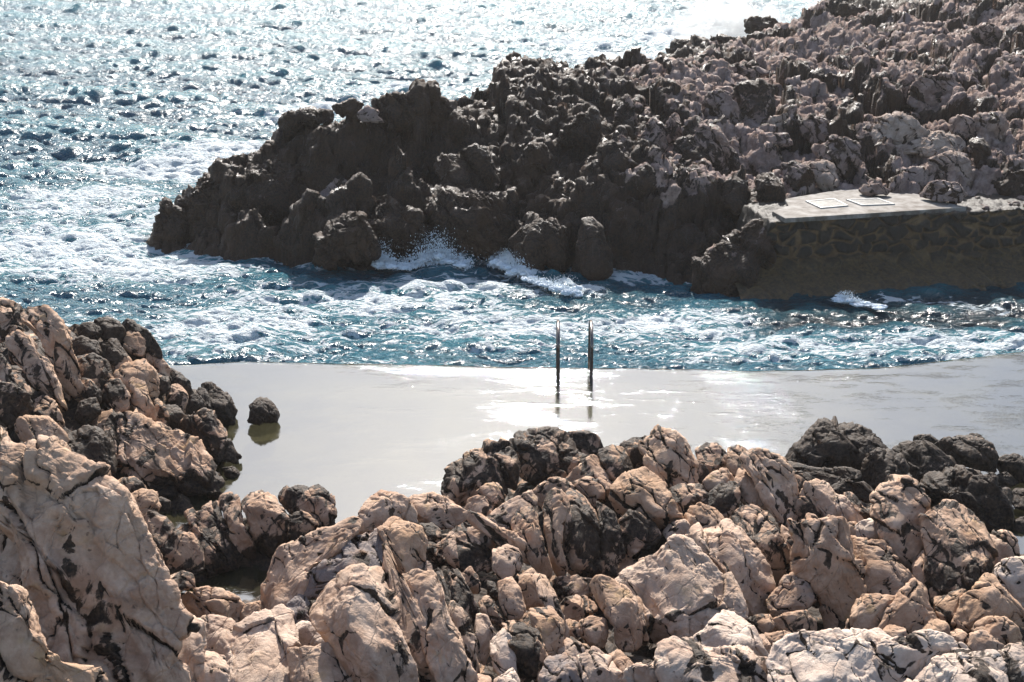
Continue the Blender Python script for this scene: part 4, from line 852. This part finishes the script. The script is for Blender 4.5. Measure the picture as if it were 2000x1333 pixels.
def build_pool():
    nx = 500; ys = np.linspace(0, 1, 160); xs = np.linspace(-13, 15, nx)
    e = shelf_edge_y(xs) + .05 * perlin(np.stack([xs * 1.3, 0 * xs, 0 * xs], 1)) + .02 * perlin(np.stack([xs * 6, 0 * xs, 0 * xs], 1))
    X = np.repeat(xs[None], 160, 0); Y = 8 + ys[:, None] ** .8 * (e[None] - 8)
    x = X.ravel(); y = Y.ravel(); d = np.repeat(e[None], 160, 0).ravel() - y
    Z = .30 - .05 * np.exp(-(d / .06) ** 2)
    rip = .22 + .4 * np.exp(-(d / .8) ** 2) + .42 * sstep(-.6, 1.0, x) * sstep(15.0, 16.4, y) + .5 * np.exp(-((x + .8) / .8) ** 2 - ((y - 16.0) / .35) ** 2)
    mesh_np("pool_water", np.stack([x, y, Z], 1), grid_faces(nx, 160), M_POOL, {"ripple": rip}, kind="structure")
    # concrete shelf under the film of water, with its drop to the sea
    top = []; 
    for zz, off in ((-.25, -9.), (.10, -3.), (.235, -.9), (.235, -.03), (.19, .02), (-.3, .05), (-1.6, .10)):
        top.append(np.stack([xs, (e + off) if off > -5 else np.full(nx, 10.5), np.full(nx, zz)], 1))
    mesh_np("concrete_shelf", np.concatenate(top), grid_faces(nx, 7), M_SHELF, smooth=False, kind="structure")
    V = [[-14, 5, -.5], [16, 5, -.5], [16, 17.4, -.5], [-14, 17.4, -.5]]
    mesh_np("pool_bed", V, [[0, 1, 2, 3]], M_BED, kind="structure")

# ---------------------------------------------------------------- land
def build_near_ground():
    ys = np.arange(4.5, 20.5, .05); xs = np.arange(-9.5, 9.6, .05); X, Y = np.meshgrid(xs, ys)
    xy = np.stack([X.ravel(), Y.ravel()], 1); h = near_h(xy)
    p = np.stack([xy[:, 0], xy[:, 1], h], 1).astype(np.float32)
    q = p @ SM.T
    f1, ed, idv = voro(q * np.array([3.4, 1.6, 1.6], np.float32))
    land = sstep(-.2, .3, h)
    h = h + land * (.12 * (idv - .5) + .08 * ridged(p * 1.9, 4) - .10 * np.exp(-(ed / .1) ** 2)) - .08 - .14 * sstep(.2, .6, h)
    V = np.stack([xy[:, 0], xy[:, 1], h], 1)
    stn = np.clip(.62 + .6 * (1 - sstep(.35, .8, h)), 0, 1.2)
    mesh_np("shore_bedrock", V, grid_faces(len(xs), len(ys)), M_NEAR, {"stain": stn, "tint": 0 * h, "crev": np.exp(-(ed / .1) ** 2)}, kind="structure")

def tone_far(V):
    x, y, z = V[:, 0], V[:, 1], V[:, 2]
    # distance inland from the sea on the far side of the headland
    bx = np.array([-9, -3, 0.3, 3.2, 6.3, 9.5, 13, 17, 22, 30]); by = np.array([30, 31, 37, 41, 50, 58, 66, 72, 80, 95])
    inland = np.interp(x, bx, by) - y
    t = sstep(.8, 4.6, x + .35 * fbm(V * .5, 3) * 3) * sstep(.5, 9.0, inland + 1.5 * fbm(V * .3 + 9, 3))
    t *= sstep(.7, 1.75, z + .25 * fbm(V * .8 + 4, 3) + .08 * np.clip(x - 4, 0, 9))
    return t
def build_far_ground():
    ys = [23.2]
    while ys[-1] < 86: ys.append(ys[-1] + .042 * (ys[-1] / 26) ** 1.35)
    ys = np.array(ys); nx = 860; s = np.linspace(0, 1, nx)
    x0 = -ys * .30 - 1.; x1 = ys * .41 + 1.5
    X = x0[:, None] + s[None] * (x1 - x0)[:, None]; Y = np.repeat(ys[:, None], nx, 1)
    xy = np.stack([X.ravel(), Y.ravel()], 1); h0 = far_h(xy)
    p = np.stack([xy[:, 0], xy[:, 1], h0], 1).astype(np.float32)
    land = sstep(-.45, .5, h0)
    flat_ = 1 - sstep(4.3, 5.0, p[:, 0]) * sstep(28.3, 27.6, p[:, 1])   # ground under the platform stays level
    land = land * flat_
    w = p + .35 * np.stack([fbm(p * .9, 3), fbm(p * .9 + 40, 3), 0 * h0], 1).astype(np.float32)
    sk = np.stack([w[:, 0] * .95 + w[:, 1] * .15, w[:, 1] * .62 - w[:, 0] * .1, w[:, 2] * .5], 1)
    a1, e1, i1 = facets(sk * .62); a2, e2, i2 = facets(sk * 1.9 + 7); a3, e3, i3 = facets(sk * 4.6 + 3)
    h = h0 - .15 * land + land * (.32 * (i1 - .45) + .72 * a1 - .16 * np.exp(-(e1 / .05) ** 2)
                     + .07 * (i2 - .5) + .21 * a2 - .05 * np.exp(-(e2 / .07) ** 2)
                     + .05 * (i3 - .5) + .12 * a3 + .10 * ridged(p * 1.3, 5, .5))
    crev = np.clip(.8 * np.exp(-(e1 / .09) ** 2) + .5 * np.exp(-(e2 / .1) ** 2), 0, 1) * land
    V = np.stack([p[:, 0] + land * .12 * perlin(p * 1.8), p[:, 1] + land * .12 * perlin(p * 1.8 + 9), h], 1)
    Fc = grid_faces(nx, len(ys)); N = vnormals(V, Fc)
    q_, e_, i_ = facets(V * np.array([5.5, 5.5, 2.6], np.float32) + .3 * perlin(V * 4)[:, None])
    d = land * (.03 * ridged(V * 4.2, 4, .6) + .09 * q_ + .04 * (i_ - .5))
    V = V + N * d[:, None]
    t = tone_far(V)
    st = np.clip(1.05 - .98 * t ** .65, 0, 1.1)
    mesh_np("headland", V, Fc, M_FAR, {"stain": st, "tint": 0 * t, "crev": crev}, kind="structure")

def build_rocks():
    k = 0
    for cr, base, mat in ((NEAR_ROCKS, near_base, M_NEAR), (FAR_ROCKS, far_base, M_FAR)):
        far = mat is M_FAR
        for name, o, label, P in parse(cr):
            k += 1; o.pop('grp', None)
            if not far and cr_ok(P): o['stain'] = min(o.get('stain', .3), .56)
            if far: o.setdefault('thick', .6); o.setdefault('lean', .35); o['detail'] = 1.25
            cat = {"rock_fin": "rock", "rock_slab": "rock slab", "crag": "crag"}.get(name, name)
            grp = "rocks of the dark headland" if far else "rocks of the near shore"
            build_rock(name, P, base, M_BOULD(o, far), label, cat, grp, seed=k, **o)
def cr_ok(P):
    x = sum(a for a, b in P) / len(P); y = sum(b for a, b in P) / len(P)
    return y > 840 and 520 < x < 1500 or (x < 660 and y > 930)
def M_BOULD(o, far): return M_FAR if far else M_NEAR
# ---------------------------------------------------------------- seawall, platform, ladder
def box_v(x0, x1, y0, y1, z0, z1):
    return [[x0, y0, z0], [x1, y0, z0], [x1, y1, z0], [x0, y1, z0], [x0, y0, z1], [x1, y0, z1], [x1, y1, z1], [x0, y1, z1]]
BOXF = [[0, 3, 2, 1], [4, 5, 6, 7], [0, 1, 5, 4], [1, 2, 6, 5], [2, 3, 7, 6], [3, 0, 4, 7]]
def bm_obj(name, bm, mat, parent=None, bevel=0, kind=None, smooth=False):
    import bmesh
    if bevel: bmesh.ops.bevel(bm, geom=bm.edges[:], offset=bevel, segments=2, affect='EDGES')
    me = bpy.data.meshes.new(name); bm.to_mesh(me); bm.free(); me.materials.append(mat)
    if smooth:
        for p in me.polygons: p.use_smooth = True
    o = bpy.data.objects.new(name, me); SC.collection.objects.link(o)
    if parent: o.parent = parent
    if kind: o["kind"] = kind
    return o
def build_wall():
    import bmesh
    W0 = atY(1440, 555, 25.55); W1 = atY(2160, 540, 26.9)
    Lh = np.linalg.norm((W1 - W0)[:2]); dr = (W1 - W0)[:2] / Lh; nr = np.array([dr[1], -dr[0]])   # towards the camera
    nu, nv = 640, 170
    U, Vv = np.meshgrid(np.linspace(-.2, Lh + .3, nu), np.linspace(0, 1, nv))
    u = U.ravel(); v = Vv.ravel()
    topz = np.interp(u, [-.2, .40, .62, Lh], [.2, .6, 1.22, 1.26])
    zb = -.5; z = zb + (topz - zb) * np.clip(v / .86, 0, 1)
    back = np.clip((v - .86) / .14, 0, 1) * 1.5
    wp = np.stack([u + .10 * perlin(np.stack([u * 2, z * 2, 0 * u], 1)), z * 1.15 + .08 * perlin(np.stack([u * 2, z * 2, 0 * u + 9], 1)), 0 * u], 1)
    row = np.floor(wp[:, 1] * 3.4); f1, ed, idv = voro(np.stack([wp[:, 0] * 2.9 + .5 * (row % 2), wp[:, 1] * 3.5, 0 * u + .5], 1))
    jo = 1 - sstep(.05, .17, ed)
    p3 = np.stack([u, z, back], 1)
    d = .055 * sstep(.0, .3, ed) + .035 * (idv - .5) + .03 * fbm(p3 * 4, 4) + .012 * fbm(p3 * 15, 3)
    foot = sstep(.42, -.05, z); d = d + foot * (.80 + .22 * fbm(p3 * 1.6 + 5, 3)) + .10 * sstep(.5, .4, z + .05 * fbm(p3 * 2, 3))
    d = d * (back < .01) + (.05 * fbm(p3 * 5, 4)) * (back >= .01)
    batter = (z - zb) * -.05
    off = d * (back < .01) + batter - back
    px = W0[0] + dr[0] * u + nr[0] * off; py = W0[1] + dr[1] * u + nr[1] * off
    pz = z + (back > 0) * (.05 * fbm(p3 * 6 + 3, 4)) 
    o = bpy.data.objects.new("rubble_seawall", None); SC.collection.objects.link(o); o.location = (W0[0], W0[1], 0)
    tag(o, "dark rubble-stone seawall with ochre mortar joints, under the concrete platform", "wall")
    V = np.stack([px, py, pz], 1) - np.array([W0[0], W0[1], 0])
    weed = sstep(.62, .30, z + .12 * fbm(p3 * 2, 3)) * (back < .01)
    mesh_np("masonry_face", V, grid_faces(nu, nv), M_WALL, {"joint": jo * (back < .01), "tone": idv, "weed": weed}, parent=o)
    # loose cobbles along the wall top at the right
    rs = random.Random(4); n = 0
    for i in range(34):
        uu = rs.uniform(4.3, Lh - .1); bb = rs.uniform(.12, .95); r = rs.uniform(.035, .085)
        c = np.array([W0[0] + dr[0] * uu - nr[0] * (bb + .1), W0[1] + dr[1] * uu - nr[1] * (bb + .1), 1.22 + r * .5])
        P, F = cube_sphere(12); q = P * np.array([r * rs.uniform(1, 1.5), r, r * .75]); q = q * (1 + .22 * perlin(P * 1.6 + i * 7))[:, None]
        c_ = mesh_np("cobble", q, F, M_FAR, {"stain": [rs.choice([.25, .5, .75])] * len(q), "tint": [0] * len(q), "crev": [0] * len(q)})
        c_.location = c; c_.rotation_euler = (0, 0, rs.uniform(0, 6)); tag(c_, "loose grey-brown cobble among others on the seawall's top, right of the concrete platform", "stone", "loose cobbles on the seawall")
    # platform slab
    top = [at(a, b, 1.31) for a, b in ((1508, 413), (1534, 427), (1700, 417), (1888, 405), (1850, 396), (1822, 386), (1784, 378), (1742, 377), (1700, 369), (1640, 371), (1560, 384), (1533, 389), (1540, 402))]
    root = bpy.data.objects.new("concrete_platform", None); SC.collection.objects.link(root); c0 = np.mean(top, 0); root.location = (c0[0], c0[1], 1.2)
    tag(root, "wet concrete platform with two framed grates, on top of the rubble seawall", "platform")
    bm = bmesh.new(); vs = [bm.verts.new(Vector(q - np.array([c0[0], c0[1], 1.2]))) for q in top]
    f = bm.faces.new(vs); r = bmesh.ops.extrude_face_region(bm, geom=[f])
    for v_ in r['geom']:
        if isinstance(v_, bmesh.types.BMVert): v_.co.z -= .085
    bmesh.ops.recalc_face_normals(bm, faces=bm.faces[:])
    bm_obj("slab", bm, M_CONCP, root, bevel=.006)
    for q4 in (((1573, 394), (1603, 408), (1657, 403), (1629, 389)), ((1652, 391), (1683, 402.5), (1748, 400), (1715, 388.5))):
        Q = [at(a, b, 1.315) - np.array([c0[0], c0[1], 1.2]) for a, b in q4]; cc = np.mean(Q, 0)
        gr = bpy.data.objects.new("framed_grate", None); SC.collection.objects.link(gr); gr.parent = root; gr.location = cc
        Q = [q - cc for q in Q]
        bm = bmesh.new(); inn = [q * .86 for q in Q]
        vo = [bm.verts.new((q[0], q[1], z)) for z in (-.01, .018) for q in Q]; vi = [bm.verts.new((q[0], q[1], z)) for z in (-.01, .018) for q in inn]
        for i in range(4):
            j = (i + 1) % 4
            bm.faces.new([vo[4 + i], vo[4 + j], vi[4 + j], vi[4 + i]]); bm.faces.new([vo[i], vo[j], vo[4 + j], vo[4 + i]]); bm.faces.new([vi[j], vi[i], vi[4 + i], vi[4 + j]])
        bmesh.ops.recalc_face_normals(bm, faces=bm.faces[:]); bm_obj("frame", bm, M_FRAME, gr)
        bm = bmesh.new(); nb = 18
        for k in range(nb):
            t0 = (k + .15) / nb; t1 = (k + .75) / nb
            def L_(t, a, b): return inn[a] * (1 - t) + inn[b] * t
            c4 = [L_(t0, 0, 3), L_(t1, 0, 3), L_(t1, 1, 2), L_(t0, 1, 2)]
            lo = [bm.verts.new((q[0], q[1], -.004)) for q in c4]; hi = [bm.verts.new((q[0], q[1], .010)) for q in c4]
            bm.faces.new(hi); 
            for i in range(4): bm.faces.new([lo[i], lo[(i + 1) % 4], hi[(i + 1) % 4], hi[i]])
        bmesh.ops.recalc_face_normals(bm, faces=bm.faces[:]); bm_obj("bars", bm, M_GRATE, gr)

def tube(path, r, seg=14):
    P = np.array(path, float); n = len(P); T = np.gradient(P, axis=0); T /= np.linalg.norm(T, axis=1)[:, None]
    ref = np.array([1., 0, 0]); V = []
    for i in range(n):
        a = ref - T[i] * (ref @ T[i]); a /= np.linalg.norm(a); b = np.cross(T[i], a)
        for k in range(seg):
            t = 2 * math.pi * k / seg; V.append(P[i] + r * (math.cos(t) * a + math.sin(t) * b))
    F = [[i * seg + k, i * seg + (k + 1) % seg, (i + 1) * seg + (k + 1) % seg, (i + 1) * seg + k] for i in range(n - 1) for k in range(seg)]
    return np.array(V), F
def build_ladder():
    xl = at(1090, 745, .3); xr = at(1155, 745, .3)
    xl[1] = xr[1] = 19.62
    root = bpy.data.objects.new("swim_ladder", None); SC.collection.objects.link(root); root.location = ((xl[0] + xr[0]) / 2, 19.62, .235)
    tag(root, "steel swimming ladder with two tall hooped handrails on the pool's sea edge", "ladder")
    hw = (xr[0] - xl[0]) / 2
    for s in (-1, 1):
        x = s * hw; path = [(x, 0, -.04), (x, .0, .15)] + [(x, 0, z) for z in np.linspace(.25, .55, 6)]
        rr = .44
        for t in np.linspace(0, math.pi, 22)[1:]: path.append((x, rr - rr * math.cos(t), .55 + .25 * math.sin(t)))
        path += [(x, 2 * rr, z) for z in np.linspace(.5, -1.4, 12)]
        V, F = tube(path, .025); V[:, 0] += 0.018 * s * 0 + (V[:, 1] * .02)
        h = mesh_np("handrail", V, F, M_STEEL, parent=root)
        P, Fs = cube_sphere(10); mesh_np("base_flange", P * np.array([.055, .055, .012]) + np.array([x, 0, .004]), Fs, M_STEEL, parent=h)
    for k in range(5):
        z = -.62 - k * .22
        V, F = tube([(-hw, 2 * .27, z), (-hw * .3, .535, z - .002), (hw * .3, .535, z - .002), (hw, 2 * .27, z)], .019, 10)
        # rung: run along x, so build with its own frame
        V = []; seg = 10
        for i, xx in enumerate(np.linspace(-hw, hw, 6)):
            for q in range(seg): V.append((xx, .88 + .02 * math.cos(q * 2 * math.pi / seg), z + .014 * math.sin(q * 2 * math.pi / seg)))
        F = [[i * seg + q, i * seg + (q + 1) % seg, (i + 1) * seg + (q + 1) % seg, (i + 1) * seg + q] for i in range(5) for q in range(seg)]
        mesh_np("rung", np.array(V), F, M_STEEL, parent=root)

# ---------------------------------------------------------------- splashes
def build_splash(name, label, pts, n, seed, size=.012, up=.5, spread=.25, blobs=True):
    """a torn crest of foam with droplets thrown off it; pts: world points along the breaking line, with heights"""
    rs = np.random.RandomState(seed); pts = np.array(pts); VV = []; FF = []; o = 0
    P, F = cube_sphere(5)
    t = rs.rand(n) * (len(pts) - 1); i = np.clip(t.astype(int), 0, len(pts) - 2); f = (t - i)[:, None]
    base = pts[i] * (1 - f) + pts[i + 1] * f; hh = base[:, 3]
    e = rs.rand(n) ** 1.7
    C = base[:, :3] + np.stack([rs.normal(size=n) * spread * (.3 + e), rs.normal(size=n) * spread * .6, e * hh], 1)
    r = size * (rs.rand(n) ** 2 * 1.6 + .35) * (1.25 - e * .8)
    for k in range(n):
        VV.append(P * r[k] * np.array([1, 1, rs.uniform(1, 2.2)]) + C[k]); FF.append(F + o); o += len(P)
    if blobs:   # lumpy foam mass at the root
        for k in range(len(pts) * 7):
            a = rs.rand() * (len(pts) - 1); j = int(min(a, len(pts) - 2)); c = pts[j] * (1 - (a - j)) + pts[j + 1] * (a - j)
            Pb, Fb = cube_sphere(22); rad = rs.uniform(.03, .075)
            d = 1 + .38 * fbm(Pb * 2.2 + k * 5, 3); q = Pb * np.array([rad * 1.5, rad, rad * rs.uniform(.5, 1.0) * (.5 + c[3])]) * d[:, None]
            VV.append(q + c[:3] + np.array([rs.normal() * .08, rs.normal() * .08, .02 + .25 * c[3] * rs.rand()])); FF.append(Fb + o); o += len(Pb)
    V = np.concatenate(VV); c0 = V.mean(0); 
    ob = mesh_np(name, V - c0, np.concatenate(FF), M_FOAM); ob.location = c0; tag(ob, label, "splash", "splashes along the headland"); return ob
def spt(px, py, hgt, z=.08):
    q = at(px, py, z); return (q[0], q[1], z, hgt)
def build_splashes():
    build_splash("wave_splash", "tall ragged splash bursting beside the long blunt wall of dark rock", [spt(800, 522, .2), spt(835, 516, .6), spt(856, 514, .75), spt(880, 516, .4), spt(915, 522, .15)], 4200, 1, .0075, spread=.13)
    build_splash("wave_splash", "narrow splash climbing between the sea stack and the dark crag", [spt(735, 522, .4), spt(747, 520, .6), spt(768, 524, .2), spt(800, 526, .1)], 2400, 2, .007, spread=.08)
    build_splash("wave_splash", "curling white splash at the foot of the brown buttress", [spt(960, 520, .12), spt(985, 525, .42), spt(1005, 532, .36), spt(1035, 542, .15)], 2600, 3, .0068, spread=.09)
    build_splash("wave_splash", "low white splash before the thumb-shaped pinnacle", [spt(1035, 550, .12), spt(1070, 560, .16), spt(1105, 572, .35), spt(1125, 580, .15)], 2000, 4, .0062, spread=.08)
    build_splash("wave_splash", "small white splash left of the squat sea stack", [spt(622, 480, .15), spt(640, 482, .2), spt(655, 485, .1)], 400, 5, .007, spread=.07)
    build_splash("wave_splash", "slanting jet of spray against the rubble seawall", [spt(1640, 590, .2), spt(1655, 592, .24), spt(1690, 598, .08), spt(1725, 604, .06)], 1800, 6, .0058, spread=.05)
    # big burst of spray behind the far crag
    m = bpy.data.materials.new("sea_spray"); m.use_nodes = True; t = m.node_tree; t.nodes.remove(t.nodes["Principled BSDF"])
    v = t.nodes.new("ShaderNodeVolumePrincipled"); v.inputs["Color"].default_value = (.93, .97, 1, 1); v.inputs["Anisotropy"].default_value = .35
    tc = t.nodes.new("ShaderNodeTexCoord"); nz = t.nodes.new("ShaderNodeTexNoise"); nz.inputs["Scale"].default_value = 1.1; nz.inputs["Detail"].default_value = 6; t.links.new(tc.outputs["Object"], nz.inputs["Vector"])
    mr = t.nodes.new("ShaderNodeMapRange"); t.links.new(nz.outputs["Fac"], mr.inputs[0]); mr.inputs[1].default_value = .40; mr.inputs[2].default_value = .68; mr.inputs[3].default_value = .0; mr.inputs[4].default_value = 2.2
    gr = t.nodes.new("ShaderNodeTexGradient"); gr.gradient_type = 'SPHERICAL'; mp = t.nodes.new("ShaderNodeMapping"); mp.inputs["Scale"].default_value = (.36, .36, .52)
    t.links.new(tc.outputs["Object"], mp.inputs[0]); t.links.new(mp.outputs[0], gr.inputs[0])
    mu = t.nodes.new("ShaderNodeMath"); mu.operation = 'MULTIPLY'; t.links.new(gr.outputs["Fac"], mu.inputs[0]); t.links.new(mr.outputs[0], mu.inputs[1])
    t.links.new(mu.outputs[0], v.inputs["Density"]); t.links.new(v.outputs[0], t.nodes["Material Output"].inputs["Volume"])
    q = at(1425, 78, .6); P, F = cube_sphere(16); o = mesh_np("spray_burst", P * np.array([2.9, 2.2, 1.9]), F, m); o.location = (q[0], q[1], .9)
    tag(o, "big white burst of spray beside the black overhanging crag on the far ridge", "spray")

def build_added_haze():  # thin volume added to lift the shadows with a pale veil
    m = bpy.data.materials.new("lifting_haze"); m.use_nodes = True; t = m.node_tree; t.nodes.remove(t.nodes["Principled BSDF"])
    v = t.nodes.new("ShaderNodeVolumePrincipled"); v.inputs["Color"].default_value = (.98, .96, .94, 1); v.inputs["Density"].default_value = .00042; v.inputs["Anisotropy"].default_value = .25
    t.links.new(v.outputs[0], t.nodes["Material Output"].inputs["Volume"])
    V = box_v(-4200, 4200, -20, 5200, -3.2, 8.4)
    mesh_np("added_haze", V, BOXF, m, smooth=False, kind="stuff")
import time as _t; T0 = _t.time()
build_near_ground(); build_far_ground(); print("ground", _t.time() - T0)
build_pool(); build_sea(); print("sea", _t.time() - T0)
build_wall(); build_ladder()
build_rocks(); print("rocks", _t.time() - T0, NV)
build_splashes(); build_added_haze(); print("done", _t.time() - T0)
